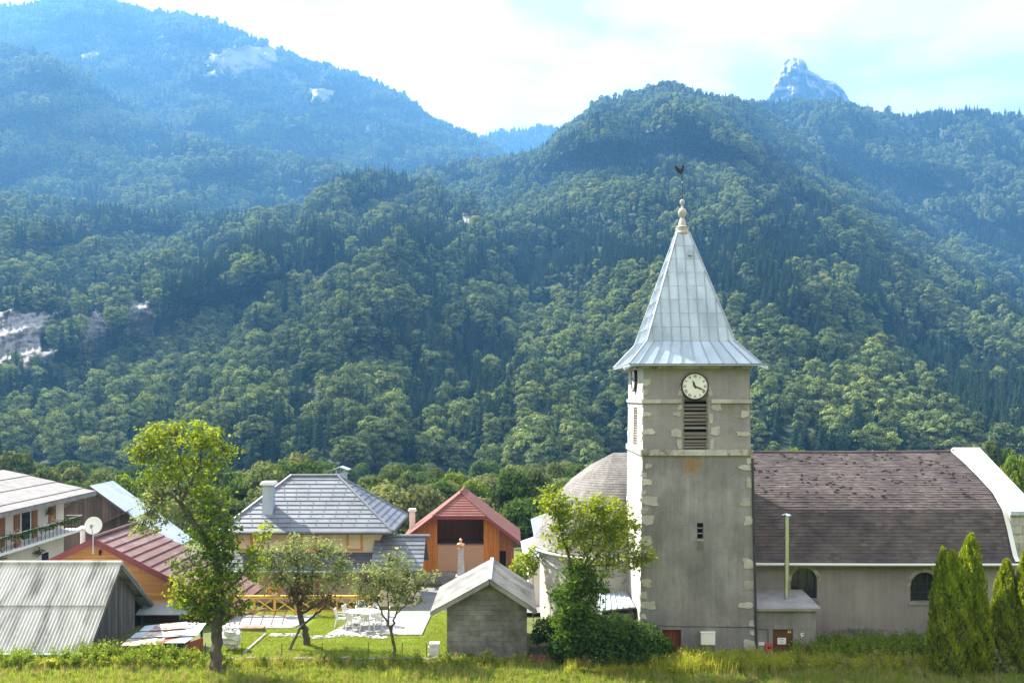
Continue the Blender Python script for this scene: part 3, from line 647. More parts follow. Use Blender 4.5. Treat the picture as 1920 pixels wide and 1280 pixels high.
m_.box(x-.31, x+.31, TY0-.2, TY0-.002, z0, z1); m_.box(x-.33, x+.33, TY0-.22, TY0-.002, z1+.002, z1+.035); m_.build('meter_box', M['white_paint'], tower, label='white metal box on the tower wall')
m_ = MB(); m_.box(x-.16, x+.16, TY0-.08, TY0-.002, .1, z0-.003); m_.build('meter_duct', M['concrete'], tower)
m_ = MB(); zz = Z(1173,TY0)
m_.tube([(tlx(1.6)+.02,TY0-.018,zz+.06),(7.6,TY0-.018,zz-.01),(9.2,TY0-.018,zz-.03),(trx(1.6),TY0-.02,zz-.05)], .012, 5); m_.build('cable', M['cable'], tower)
m_ = MB(); m_.tube([(trx(z)+.05, TY0-.05, z) for z in (-.2, 1, 3, 5, 7, 9)], .055, 7); m_.build('corner_tube', M['cable'], tower)  # thin dark upright at the tower's right front corner

# spire
sp = link('spire', None, parent=tower); scx, scy = 8.06, (TY0+TY1)/2 - .05
EV, KN, CO = (2.90, 13.20), (1.96, 14.27), (.27, 19.45)       # half width and height of eave, knee, collar
def clip(poly, f):
    o_ = []
    for i in range(len(poly)):
        a, b = poly[i], poly[(i+1) % len(poly)]; fa, fb = f(a), f(b)
        if fa >= 0: o_.append(a)
        if (fa >= 0) != (fb >= 0): t_ = fa/(fa-fb); o_.append((a[0]+(b[0]-a[0])*t_, a[1]+(b[1]-a[1])*t_))
    return o_
core = MB()
for (h0, z0), (h1, z1) in ((EV, KN), (KN, CO)):
    c0 = [(scx+a*h0, scy+b*h0, z0) for a, b in ((-1,-1),(1,-1),(1,1),(-1,1))]; c1 = [(scx+a*h1, scy+b*h1, z1) for a, b in ((-1,-1),(1,-1),(1,1),(-1,1))]
    core.add(c0+c1, [(i, (i+1)%4, 4+(i+1)%4, 4+i) for i in range(4)])
core.build('underlay', M['zinc_seam'], sp)
soff = MB(); soff.box(scx-EV[0], scx+EV[0], scy-EV[0], scy+EV[0], EV[1]-.07, EV[1]-.012); soff.build('eave_board', M['zinc_seam'], sp)
m_ = MB(); m_.box(scx-2.55, scx+2.55, scy-2.55, scy+2.55, EV[1]-.20, EV[1]-.075); m_.build('eave_moulding', M['stone_old'], sp)
dirs = [((1,0),(0,-1)), ((0,-1),(-1,0)), ((-1,0),(0,1)), ((0,1),(1,0))]      # u axis, outward axis
colw = .42; seams = MB()
for fi, (ua, oa) in enumerate(dirs):
    for (h0, z0), (h1, z1), rows in ((EV, KN, 1), (KN, CO, 8)):
        L_ = math.hypot(h0-h1, z1-z0); nrm = Vector((oa[0]*(z1-z0), oa[1]*(z1-z0), (h0-h1)))/L_
        def pt(u, s_, lift): 
            h = h0+(h1-h0)*s_; z = z0+(z1-z0)*s_
            return Vector((scx+oa[0]*h+ua[0]*u, scy+oa[1]*h+ua[1]*u, z)) + nrm*lift
        for r in range(rows):
            for c_ in range(-8, 8):
                off = .5 if r % 2 and rows > 1 else 0
                fan = (h0/KN[0]) if rows == 1 else 1
                if rows == 1: 
                    k0, k1 = c_*colw, (c_+1)*colw; poly = [(k0*EV[0]/KN[0],0),(k1*EV[0]/KN[0],0),(k1,1),(k0,1)]
                else: poly = [(c_*colw, r/rows),((c_+1)*colw, r/rows),((c_+1)*colw,(r+1)/rows),(c_*colw,(r+1)/rows)]
                poly = clip(poly, lambda p: (h0+(h1-h0)*p[1]) - p[0] + 1e-6); poly = clip(poly, lambda p: (h0+(h1-h0)*p[1]) + p[0] + 1e-6)
                if len(poly) < 3: continue
                ar = abs(sum(poly[i][0]*poly[(i+1)%len(poly)][1]-poly[(i+1)%len(poly)][0]*poly[i][1] for i in range(len(poly))))/2*L_
                if ar < .006: continue
                m_ = MB(); jl = [q.uniform(.010, .022) for _ in poly]
                vs = [pt(p[0], p[1], jl[i]+.012*(1-(p[1]*rows-r))) for i, p in enumerate(poly)]; n_ = len(vs)
                m_.add(vs + [v_ - nrm*.012 for v_ in vs], [tuple(range(n_)), tuple(range(2*n_-1,n_-1,-1))] + [(i,n_+i,n_+(i+1)%n_,(i+1)%n_) for i in range(n_)])
                m_.build('metal_sheet', M['zinc'], sp)
        for c_ in range(-7, 8):
            if rows == 1: a, b = pt(c_*colw*EV[0]/KN[0], 0, .035), pt(c_*colw, 1, .035)
            else:
                smax = (h0-abs(c_*colw))/(h0-h1)
                if smax <= .02: continue
                a, b = pt(c_*colw, 0, .035), pt(c_*colw, min(smax, 1), .035)
            if abs(c_*colw) <= KN[0]: seams.beam(a, b, .028, .05, up=nrm)
for a, b in ((-1,-1),(1,-1),(1,1),(-1,1)):
    seams.tube([(scx+a*(h+.01), scy+b*(h+.01), z+.025) for h, z in (EV, KN, CO)], .045, 6)
seams.build('standing_seams', M['zinc_seam'], sp)
m_ = MB()
for a, b in ((-1,-1),(1,-1)):
    m_.tube([(scx+a*2.85, scy+b*2.85, 13.12),(scx+a*2.97, scy+b*2.93, 13.05),(scx+a*3.15, scy+b*2.95, 13.0)], [.05,.06,.09], 7)
m_.build('rain_spouts', M['zinc'], sp)
m_ = MB(); m_.prism([(scx-.10+.22,0),(scx+.10+.22,0),(scx+.22,.30)], lambda u, v, d: Vector((u, scy-.62-d+.1*v, 18.33+v)), 0, .18); m_.build('roof_vent', M['zinc'], sp)
fin = link('finial', None, parent=tower)
m_ = MB(); m_.lathe([(.30,19.36),(.36,19.42),(.36,19.5),(.31,19.58),(.31,19.72),(.34,19.76),(.22,19.84)], (scx,scy), 16); m_.build('collar', M['stone_old'], fin)
m_ = MB(); m_.lathe([(.22,19.80),(.11,20.18),(.07,20.22),(.14,20.28),(.205,20.42),(.205,20.5),(.14,20.64),(.06,20.68),(.05,20.83),(.09,20.86),(.125,20.96),(.09,21.06),(.02,21.1)], (scx,scy), 16); m_.build('ball_ornament', M['stone'], fin, smooth=True)
wv = link('weathervane', None, parent=tower)
m_ = MB(); m_.tube([(scx,scy,21.05),(scx,scy,22.45)], .018, 6); m_.build('rod', M['black_paint'], wv)
m_ = MB()
for dx, dz, r in ((0,21.9,.045),(-.12,21.72,.035)): m_.lathe([(0.002,dz-r),(r*.8,dz-r*.5),(r,dz),(r*.8,dz+r*.5),(.002,dz+r)], (scx+dx,scy), 8)
m_.build('rod_beads', M['zinc'], wv)
ck = [(-.36,.20),(-.34,.36),(-.24,.40),(-.17,.28),(-.11,.21),(-.02,.17),(.04,.19),(.07,.28),(.06,.34),(.11,.40),(.16,.36),(.20,.31),(.16,.28),(.18,.12),(.12,-.02),(.04,-.08),(.03,-.14),(-.02,-.14),(-.03,-.08),(-.16,-.02),(-.24,.08),(-.28,.2)]
m_ = MB(); m_.prism([(scx-.08+a*.8, 22.38+b*.8) for a, b in ck], lambda u, v, d: Vector((u, scy+d, v)), -.03, .03); m_.build('cockerel', M['black_paint'], wv)

# ---------------------------------------------------------------- nave and apse
nave = thing('church_nave', 'long church nave with a curved dark tiled roof and arched windows', 'church')
NY, NR = 40.5, 46.0; NX0, NX1 = 10.2, 23.8
prof = [(40.05,3.98),(40.27,4.2),(40.5,4.75),(40.8,5.5),(41.18,6.3),(42.0,7.02),(43.3,7.66),(44.6,8.25),(46.0,8.78)]     # (y, z) eave to ridge
def resample(p, step):
    p = [Vector(a) for a in p]; d = [0]
    for a, b in zip(p[:-1], p[1:]): d.append(d[-1]+(b-a).length)
    n = int(round(d[-1]/step)); r = []
    for k in range(n+1):
        s_ = d[-1]*k/n; i = max(j for j in range(len(d)) if d[j] <= s_+1e-9); i = min(i, len(p)-2); f = (s_-d[i])/(d[i+1]-d[i]); r.append(p[i].lerp(p[i+1], f))
    return r
w1 = (X(1483,NY), Z(1122,NY), X(1532,NY), Z(1064,NY), True); w2 = (X(1707,NY), Z(1127,NY), X(1760,NY), Z(1072,NY), True)
m_ = MB(); wall_holes(m_, lambda u, v, d: Vector((u, NY+d, v)), NX0, NX1, -.5, 4.2, [w1, w2], .3)
m_.add([(NX0,NY,4.2),(NX1,NY,4.2),(NX1,51.5,4.2),(NX0,51.5,4.2)], [(0,1,2,3)])
m_.add([(NX0,51.5,-.5),(NX1,51.5,-.5),(NX1,51.5,4.2),(NX0,51.5,4.2)], [(0,1,2,3)])
m_.build('wall', M['render_nave'], nave, label='pinkish grey rendered side wall')
for wn_ in (w1, w2):
    wo = link('arched_window', None, parent=nave); u0, v0, u1, v1, _ = wn_; r = (u1-u0)/2; c_ = (u0+u1)/2; vc = v1-r
    g = MB(); g.prism([(u0,v0)]+[(c_-r*math.cos(math.pi*k/12), vc+r*math.sin(math.pi*k/12)) for k in range(13)]+[(u1,v0)], lambda u, v, d: Vector((u, NY+d, v)), .22, .25); g.build('pane', M['glass'], wo)
    g = MB()
    for xx in (u0+r*.68, u0+r*1.34): g.box(xx-.012, xx+.012, NY+.19, NY+.218, v0, vc+r*.7)
    for zz in (v0+.4, v0+.8): g.box(u0, u1, NY+.192, NY+.216, zz-.012, zz+.012)
    g.build('leading', M['cable'], wo)
    for k in range(7):
        a0, a1 = math.pi*k/7+.015, math.pi*(k+1)/7-.015
        g = MB(); g.prism([(c_+rr*math.cos(a), vc+rr*math.sin(a)) for rr, a in ((r,a0),(r+.17,a0),(r+.17,(a0+a1)/2),(r+.17,a1),(r,a1),(r-.004,(a0+a1)/2))], lambda u, v, d: Vector((u, NY-d, v)), -.03, .02); g.build('arch_stone', M['stone_old'], wo)
    g = MB(); g.prism([(u0-.1,v0-.17),(u1+.1,v0-.17),(u1+.1,v0),(u0-.1,v0)], lambda u, v, d: Vector((u, NY-d, v)), -.02, .04); g.build('sill', M['concrete'], wo)
def tile_roof(name, pts_fn, nrow, ncol, mat, parent, q, lift=.014, thick=.035):
    """overlapping tiles; pts_fn(row 0..nrow, col 0..ncol) -> (point, normal)"""
    m_ = MB()
    for r in range(nrow):
        off = .5*(r % 2)
        for c_ in range(-1, ncol+1):
            c0, c1 = max(0, c_+off), min(ncol, c_+1+off)
            if c1-c0 < .1: continue
            (a, na), (b, nb), (c, nc), (d, nd) = pts_fn(r, c0), pts_fn(r, c1), pts_fn(min(r+1.12, nrow), c1), pts_fn(min(r+1.12, nrow), c0)
            l0 = thick + q.uniform(0, lift); l1 = .004 + q.uniform(0, lift*.3)
            A, B, Cc, D_ = a+na*l0, b+nb*(l0+q.uniform(-.004,.004)), c+nc*l1, d+nd*l1
            A2, B2 = a - na*.01, b - nb*.01
            m_.add([A, B, Cc, D_, A2, B2], [(0,1,2,3),(4,5,1,0)], tint=float(np.clip(q.normal(.5,.2),0,1)))
    return m_.build(name, mat, parent, kind='stuff')
rp = resample(prof, .165); nrow = len(rp)-1
def prof_at(arr, r):
    i = min(int(r), len(arr)-2); f = r-i; p = arr[i].lerp(arr[i+1], f); d = arr[min(i+1,len(arr)-1)]-arr[max(i-0,0)]; return p, Vector((-d[1], d[0])).normalized()
ncol = 48
def nave_pt(r, c_):
    p, n_ = prof_at(rp, r); sag = -.05*math.sin(math.pi*c_/ncol)*(r/nrow)
    return Vector((NX0+(NX1-NX0)*c_/ncol, p[0], p[1]+sag)), Vector((0, n_[0], n_[1]))
under = MB(); n_ = len(prof)
for sgn in (1, -1):
    for i in range(n_-1):
        (y0, z0), (y1, z1) = prof[i], prof[i+1]
        if sgn < 0: y0, y1 = 2*NR-y0, 2*NR-y1
        dz = -.06 if sgn > 0 else 0
        under.add([(NX0,y0,z0+dz),(NX1,y0,z0+dz),(NX1,y1,z1+dz),(NX0,y1,z1+dz)], [(0,1,2,3)])
rf = under.build('roof', M['slate'], nave)
tile_roof('roof_tiles', nave_pt, nrow, ncol, M['slate'], rf, q, lift=.018, thick=.020)
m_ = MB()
for k in range(420):      # moss cushions and dark lumps standing in for slipped tile shadows
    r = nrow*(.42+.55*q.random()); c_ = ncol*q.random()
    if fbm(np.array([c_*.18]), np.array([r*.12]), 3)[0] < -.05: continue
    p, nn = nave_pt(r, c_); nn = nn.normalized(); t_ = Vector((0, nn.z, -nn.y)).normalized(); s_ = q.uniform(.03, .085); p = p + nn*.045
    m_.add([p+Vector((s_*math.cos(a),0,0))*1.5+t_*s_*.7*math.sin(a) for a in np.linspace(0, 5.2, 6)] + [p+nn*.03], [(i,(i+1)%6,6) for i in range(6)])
mo = m_.build('moss_and_tile_shadows', M['moss'], rf, kind='stuff')
m_ = MB()
for k in range(14): 
    a, b = NX0+(NX1-NX0)*k/14, NX0+(NX1-NX0)*(k+1)/14
    m_.tube([(a+.01,NR,8.80-.05*math.sin(math.pi*(k+.0)/14)),(b-.01,NR,8.80-.05*math.sin(math.pi*(k+1)/14))], [.085,.10], 8)
m_.build('ridge_tiles', M['slate'], rf, kind='stuff')
m_ = MB(); m_.tube([(NX0+.5,39.98,3.93),(17,39.98,3.90),(NX1+.05,39.98,3.90)], .065, 8); m_.build('gutter', M['white_sheet'], nave)
m_ = MB(); m_.box(NX0, NX1, 40.02, 40.49, 3.80, 3.88); m_.build('eave_soffit', M['louvre'], nave)
m_ = MB(); m_.tube([(14.42+.15,NY-.09,Z(1197,NY)),(X(1668,NY),NY-.09,Z(1197,NY)-.02)], .10, 8); m_.box(14.2, X(1700,NY), NY-.16, NY-.002, .25, .36); m_.build('wall_ledge', M['concrete'], nave)
# flashing along the curved roof end and the parapet gable with its white coping
m_ = MB(); vs = []
for k in range(len(rp)):
    p, nn = nave_pt(min(k, nrow-.001), ncol); vs += [(NX1-.2, p.y+nn.y*.09, p.z+nn.z*.09), (NX1+.02, p.y+nn.y*.10, p.z+nn.z*.10), (NX1+.02, p.y-nn.y*.05, p.z-nn.z*.05)]
m_.add(vs, [(3*k+j, 3*k+j+1, 3*k+j+4, 3*k+j+3) for k in range(len(rp)-1) for j in (0, 1)])
m_.build('flashing', M['white_sheet'], nave)
GX0, GX1 = NX1+.03, NX1+1.35
gab = [(40.85,-.5),(51.2,-.5),(51.2,6.30),(46.0,8.92),(40.85,6.30)]
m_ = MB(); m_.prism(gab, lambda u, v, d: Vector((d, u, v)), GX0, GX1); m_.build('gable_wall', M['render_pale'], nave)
cop = link('coping', None, parent=nave); nr = 7
for sgn in (1, -1):
    for k in range(nr):
        for c_ in range(2):
            f0, f1 = k/nr, (k+1)/nr; y = lambda f: NR - sgn*(NR-40.70)*(1-f); z = lambda f: 6.26 + (8.96-6.26)*f
            xa, xb = GX0-.05+(GX1-GX0+.1)*c_/2+.004, GX0-.05+(GX1-GX0+.1)*(c_+1)/2-.004
            m_ = MB(); m_.slab([(xa,y(f0)+.004*sgn,z(f0)+.06),(xb,y(f0)+.004*sgn,z(f0)+.06),(xb,y(f1)-.004*sgn,z(f1)+.06),(xa,y(f1)-.004*sgn,z(f1)+.06)], .055, up=(0,0,1)); m_.build('coping_sheet', M['white_sheet'], cop)
m_ = MB(); m_.box(GX0-.06, GX1+.06, 40.66, 40.84, 6.12, 6.30); m_.build('coping_end', M['zinc'], cop)
for k in range(12):       # dressed corner blocks of the gable end
    z0 = 6.0 - (k+1)*.40; cut = .42 + .3*((k*7) % 3)/2
    for a, b in ((GX0+.02, GX0+GX1*0+cut), (GX0+cut+.0, GX1-.02)):
        a = max(a, GX0+.02) if a < GX0+1 else a
    for a, b in ((GX0+.015, GX0+cut), (GX0+cut, GX1-.015)):
        if q.random() < .13: continue
        m_ = MB(); m_.box(a+.012, b-.012, 40.80+q.uniform(0,.02), 40.852, z0+.012, z0+.39); m_.build('corner_block', M['stone'], nave)
# apse
AX, AR = 5.5, 4.0
aprof = [(4.45,3.88),(4.2,4.22),(3.95,4.85),(3.55,5.70),(3.06,6.50),(2.3,7.30),(1.3,8.05),(.02,8.74)]
m_ = MB(); m_.lathe([(AR,-.5),(AR,4.1)], (AX,NR), 26, a0=math.pi/2, a1=math.pi*1.5); 
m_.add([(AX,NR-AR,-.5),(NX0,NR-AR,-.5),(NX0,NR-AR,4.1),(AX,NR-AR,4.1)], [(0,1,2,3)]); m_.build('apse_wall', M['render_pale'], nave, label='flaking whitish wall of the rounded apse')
ap = resample(aprof, .17); nap = len(ap)-1; nac = 64
def apse_pt(r, c_):
    p, n_ = prof_at(ap, r); seg = nac/9.0; f = (c_ % seg)/seg; a = math.pi/2 + math.pi*c_/nac
    R = p[0]*math.cos(math.pi/18)/math.cos((f-.5)*math.pi/9)
    n_ = -n_ if n_[1] < 0 else n_
    return Vector((AX+R*math.cos(a), NR+R*math.sin(a), p[1])), Vector((math.cos(a)*abs(n_[0]), math.sin(a)*abs(n_[0]), abs(n_[1])))
m_ = MB(); m_.lathe([(r*.975,z-.08) for r, z in aprof], (AX,NR), 18, a0=math.pi/2, a1=math.pi*1.5)
for i in range(len(aprof)-1):
    (r0_, z0), (r1_, z1) = aprof[i], aprof[i+1]
    for s_ in (1, -1): m_.add([(AX,NR-s_*r0_,z0-.03),(NX0,NR-s_*r0_,z0-.03),(NX0,NR-s_*r1_,z1-.03),(AX,NR-s_*r1_,z1-.03)], [(0,1,2,3)])
arf = m_.build('apse_roof', M['slate_apse'], nave)
tile_roof('roof_tiles', apse_pt, nap, nac, M['slate_apse'], arf, q, lift=.008, thick=.014)
def choir_pt(r, c_):
    p, n_ = prof_at(ap, r); n_ = -n_ if n_[1] < 0 else n_
    return Vector((AX+(NX0-AX)*c_/14, NR-p[0], p[1])), Vector((0,-abs(n_[0]),abs(n_[1])))
tile_roof('roof_tiles', choir_pt, nap, 14, M['slate_apse'], arf, q, lift=.008, thick=.014)
m_ = MB(); m_.tube([(AX+4.5*math.cos(a), NR+4.5*math.sin(a), 3.82) for a in np.linspace(math.pi/2, math.pi*1.5, 30)], .06, 7); m_.build('apse_gutter', M['white_sheet'], nave)
m_ = MB(); m_.lathe([(AR+.05,2.95),(AR+.07,3.0),(AR+.07,3.12),(AR+.05,3.18)], (AX,NR), 26, a0=math.pi/2, a1=math.pi*1.5); m_.build('apse_band', M['stone'], nave)

# ---------------------------------------------------------------- boiler annex
annex = thing('boiler_annex', 'low grey annex with a brown door and thin slab roof beside the tower', 'annex')
BY = 38.25; bx0, bx1 = trx(0)+.06, X(1530,BY); bz = Z(1143,BY)
bd = (X(1449,BY), -.2, X(1487,BY), Z(1179,BY), False)
m_ = MB(); wall_holes(m_, lambda u, v, d: Vector((u, BY+d, v)), bx0, bx1, -.5, bz, [bd], .18)
m_.add([(bx1,BY,-.5),(bx1,NY,-.5),(bx1,NY,bz+.25),(bx1,BY,bz)], [(0,1,2,3)]); m_.add([(bx0,BY,-.5),(bx0,NY,-.5),(bx0,NY,bz+.25),(bx0,BY,bz)], [(0,1,2,3)]); m_.build('wall', M['render'], annex)
m_ = MB(); m_.slab([(bx0-.03,BY-.22,bz+.13),(bx1+.14,BY-.22,bz+.13),(bx1+.14,NY-.01,bz+.42),(bx0-.03,NY-.01,bz+.42)], .13, up=(0,0,1)); m_.build('slab_roof', M['concrete'], annex)
do = link('door', None, parent=annex)
m_ = MB(); m_.box(bd[0]+.01, bd[2]-.01, BY+.10, BY+.15, -.2, bd[3]-.01); m_.build('door_leaf', M['door_brown'], do)
m_ = MB(); m_.box(X(1459,BY), X(1475,BY), BY+.088, BY+.098, Z(1208,BY), Z(1196,BY)); m_.build('notice', M['white_paint'], do, label='white notice sheet on the door')
m_ = MB()
for k, (wd, zz) in enumerate(((.26,1201-2),(.14,1204))):
    for j in range(int(wd/.035)): m_.box(X(1467,BY)-wd/2+j*.035, X(1467,BY)-wd/2+j*.035+.022, BY+.084, BY+.0875, Z(zz,BY)-.015, Z(zz,BY)+.015)
m_.build('notice_lettering', M['cable'], do)
ym = pmat('yellow_sign', (.62,.46,.10), (.70,.52,.13), 2, .6); m_ = MB()
for dx in (0, .085): m_.prism([(X(1478,BY)+dx,Z(1187,BY)),(X(1478,BY)+dx+.08,Z(1187,BY)),(X(1478,BY)+dx+.06,Z(1182,BY)),(X(1478,BY)+dx+.02,Z(1182,BY))], lambda u, v, d: Vector((u, BY+.098-d, v)), 0, .012)
m_.build('warning_sticker', ym, do)
m_ = MB(); m_.box(X(1434,BY), X(1447,BY), BY-.12, BY-.002, Z(1218,BY), Z(1206,BY)); m_.build('fire_box', M['red_paint'], annex, label='small red metal box beside the door')
m_ = MB(); m_.box(X(1422,BY), X(1433,BY), BY-.03, BY-.002, Z(1209,BY), Z(1203,BY)); m_.build('name_plate', M['white_paint'], annex)
m_ = MB(); m_.box(X(1437.5,BY), X(1441,BY), BY-.125, BY-.121, Z(1214,BY), Z(1210,BY)); m_.box(X(1441.8,BY), X(1445,BY), BY-.125, BY-.121, Z(1214,BY), Z(1210,BY)); m_.build('fire_box_mark', M['black_paint'], annex)
m_ = MB(); m_.tube([(X(1422,BY),BY-.02,Z(1178,BY)),(X(1440,BY),BY-.02,Z(1179,BY)),(X(1440,BY),BY-.02,Z(1206,BY))], .013, 5); m_.build('cable', M['cable'], annex)
m_ = MB()
for dz in (0, 3.5): m_.box(X(1502,BY), X(1507,BY), BY-.012, BY-.002, Z(1187+dz*1.2,BY), Z(1185.4+dz*1.2,BY)); m_.box(X(1501,BY)+.03*dz/3, X(1503,BY)+.03*dz/3, BY-.011, BY-.001, Z(1190+dz,BY), Z(1187+dz,BY))
m_.build('white_mark', M['white_paint'], annex)
m_ = MB(); m_.slab([(X(1498,BY),BY-.30,Z(1220,BY)),(X(1515,BY),BY-.30,Z(1220,BY)),(X(1513,BY),BY-.01,Z(1213,BY)),(X(1498,BY),BY-.01,Z(1213,BY))], .03, up=(0,0,1)); m_.build('vent_hood', M['red_paint'], annex, label='little red sloping hood on the wall')
fl = link('flue', None, parent=annex); fx, fyy = X(1475,39.2), 39.2; fz0, fz1 = bz+.2, Z(968,39.2)
for k in range(4):
    a, b = fz0+(fz1-fz0)*k/4, fz0+(fz1-fz0)*(k+1)/4
    m_ = MB(); m_.lathe([(.105,a),(.105,b-.06),(.118,b-.055),(.118,b-.005)], (fx,fyy), 16); m_.build('pipe_section', M['steel'], fl, smooth=False)
m_ = MB(); m_.lathe([(.14,fz1+.03),(.22,fz1+.06),(.16,fz1+.12),(.01,fz1+.15)], (fx,fyy), 16); m_.lathe([(.10,fz1-.01),(.10,fz1+.07)], (fx,fyy), 12); m_.build('rain_cap', M['steel'], fl)
m_ = MB(); m_.lathe([(.22,fz0-.02),(.12,fz0+.06)], (fx,fyy), 14); m_.build('flue_collar', M['steel'], fl)
# ---------------------------------------------------------------- village houses
M['house_white'] = pmat('house_white', (.62,.57,.50), (.72,.67,.60), .6, .9, fine=.06)
M['house_cream'] = pmat('house_cream', (.66,.54,.40), (.76,.64,.50), .6, .9, fine=.06)
M['orange_frame'] = pmat('orange_frame', (.55,.24,.045), (.66,.31,.07), 3, .6)
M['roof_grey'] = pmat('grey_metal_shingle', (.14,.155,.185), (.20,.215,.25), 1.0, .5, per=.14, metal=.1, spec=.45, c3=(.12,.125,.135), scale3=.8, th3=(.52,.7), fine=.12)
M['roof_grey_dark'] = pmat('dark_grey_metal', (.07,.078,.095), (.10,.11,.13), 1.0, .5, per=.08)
M['roof_brown'] = pmat('brown_metal', (.135,.07,.058), (.19,.105,.09), .9, .55, per=.10, c3=(.24,.17,.155), scale3=.7, th3=(.5,.68), fine=.14)
M['brown_trim'] = pmat('brown_trim', (.15,.035,.035), (.20,.05,.05), 1.5, .5)
M['roof_red'] = pmat('red_metal', (.175,.06,.047), (.245,.092,.072), 1.3, .6, per=.12, c3=(.17,.085,.07), scale3=.9, th3=(.5,.7), fine=.12)
M['clad_orange'] = pmat('orange_boards', (.52,.235,.07), (.66,.34,.12), 2.2, .7, stretch=(.35,.35,5), per=.16)
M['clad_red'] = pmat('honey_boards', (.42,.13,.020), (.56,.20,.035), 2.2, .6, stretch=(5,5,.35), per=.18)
M['clad_shade'] = pmat('shaded_brown_boards', (.20,.075,.035), (.28,.11,.05), 2.2, .7, stretch=(5,5,.35), per=.15)  # darker copy of the boards with shade in its colour, reused for brown parts
M['osb'] = pmat('particle_board', (.36,.20,.12), (.47,.29,.19), 14, .85)
M['old_wood'] = pmat('grey_old_wood', (.075,.070,.066), (.19,.18,.17), 2.5, .95, stretch=(6,6,.35), per=.38, bump=.5, bscale=10)
M['barn_wood'] = pmat('brown_old_wood', (.10,.075,.062), (.19,.15,.13), 2.5, .95, stretch=(6,6,.35), per=.25)
M['fibre'] = pmat('fibre_cement', (.42,.41,.39), (.58,.565,.545), .8, .9, c3=(.23,.225,.21), scale3=.9, th3=(.50,.68), stretch=(1.6,.5,.5), per=.07, fine=.1)
M['shed_fibre'] = pmat('shed_fibre', (.24,.24,.235), (.36,.355,.345), 1.2, .9, c3=(.17,.17,.16), scale3=1.0, th3=(.48,.66), per=.08, fine=.14)
M['slab_grey'] = pmat('lichen_roof', (.16,.152,.15), (.265,.252,.25), 1.6, .9, c3=(.22,.21,.21), scale3=2.5, th3=(.5,.6), per=.05, fine=.18)
M['metal_blue'] = pmat('pale_metal_sheet', (.36,.42,.50), (.50,.56,.63), .9, .45, metal=.15, c3=(.30,.36,.43), scale3=.6, per=.05)
M['block'] = pmat('concrete_block', (.15,.145,.14), (.25,.245,.235), 2.5, .95, per=.16, c3=(.11,.105,.09), scale3=.9, th3=(.48,.68), bump=.4, bscale=14, fine=.14)
M['shutter'] = pmat('shutter_wood', (.24,.10,.028), (.34,.15,.045), 3, .6, stretch=(5,5,.4), per=.15)
M['tin'] = pmat('rusty_tin', (.22,.085,.05), (.50,.42,.38), 2.6, .7, per=.35, c3=(.62,.60,.58), scale3=2.2, th3=(.5,.6))
M['rusted'] = pmat('rusted_sheet', (.13,.05,.03), (.24,.11,.075), 3, .85, per=.2)
M['geranium'] = leafmat('geranium_leaf', (.04,.08,.015), (.12,.20,.03), trans=.35)

def courses(parent, a, b, c, d, n, mat, th=.05, lap=.25, name='roof_course', ncol=1, gap=.0, stag=False):
    """overlapping strips on the slope a-b (lower edge) to d-c (upper edge); every strip, or every panel of a strip, is a part"""
    a, b, c, d = map(Vector, (a, b, c, d)); nrm = (b-a).cross(d-a).normalized()
    if nrm.z < 0: nrm = -nrm
    for k in range(n):
        f0, f1 = k/n, min(1, (k+1+lap)/n)
        p0, p1 = a.lerp(d, f0), b.lerp(c, f0); p3, p2 = a.lerp(d, f1), b.lerp(c, f1)
        for j in range(ncol):
            g0, g1 = j/ncol, (j+1)/ncol
            m_ = MB(); m_.slab([p0.lerp(p1,g0)+nrm*(th+.012), p0.lerp(p1,g1)+nrm*(th+.012), p3.lerp(p2,g1)+nrm*.012, p3.lerp(p2,g0)+nrm*.012], th*.6, up=nrm); m_.build(name, mat, parent)
def board_wall(parent, fn, outline, n, mat, vertical=True, th=.03, gap=.012, name='board', d0=0.0, q=None):
    """boards cut to a 2-D outline (convex); fn(u,v,d) d outwards"""
    lo_ = min(p[0 if vertical else 1] for p in outline); hi_ = max(p[0 if vertical else 1] for p in outline); i = 0 if vertical else 1
    for k in range(n):
        a, b = lo_+(hi_-lo_)*k/n, lo_+(hi_-lo_)*(k+1)/n-gap
        pl = clip(clip(list(outline), lambda p: p[i]-a), lambda p: b-p[i])
        if len(pl) < 3: continue
        o_ = (q.uniform(-.012,.02) if q is not None else 0)
        m_ = MB(); m_.prism(pl, fn, d0, d0+th+o_); m_.build(name, mat, parent)
def chimney(name, x, y, z0, z1, w_, mat, capmat, parent, kind=0):
    c_ = link(name, None, parent=parent); m_ = MB(); m_.box(x-w_/2, x+w_/2, y-w_/2, y+w_/2, z0, z1); m_.build('stack', mat, c_)
    m_ = MB()
    if kind == 0: m_.box(x-w_*.72, x+w_*.72, y-w_*.72, y+w_*.72, z1+.002, z1+.10); m_.box(x-w_*.62, x+w_*.62, y-w_*.62, y+w_*.62, z1+.102, z1+.2)
    else:
        for sx in (-1, 1):
            m_.box(x+sx*w_*.42-.04, x+sx*w_*.42+.04, y-w_*.4, y+w_*.4, z1+.002, z1+.26)
            m_.slab([(x,y-w_*.75,z1+.48),(x+sx*w_*.85,y-w_*.75,z1+.27),(x+sx*w_*.85,y+w_*.75,z1+.27),(x,y+w_*.75,z1+.48)], .04, up=(0,0,1))
        m_.box(x-w_*.56, x+w_*.56, y-w_*.56, y+w_*.56, z1-.06, z1+.0015)
    m_.build('chimney_cap', capmat, c_)

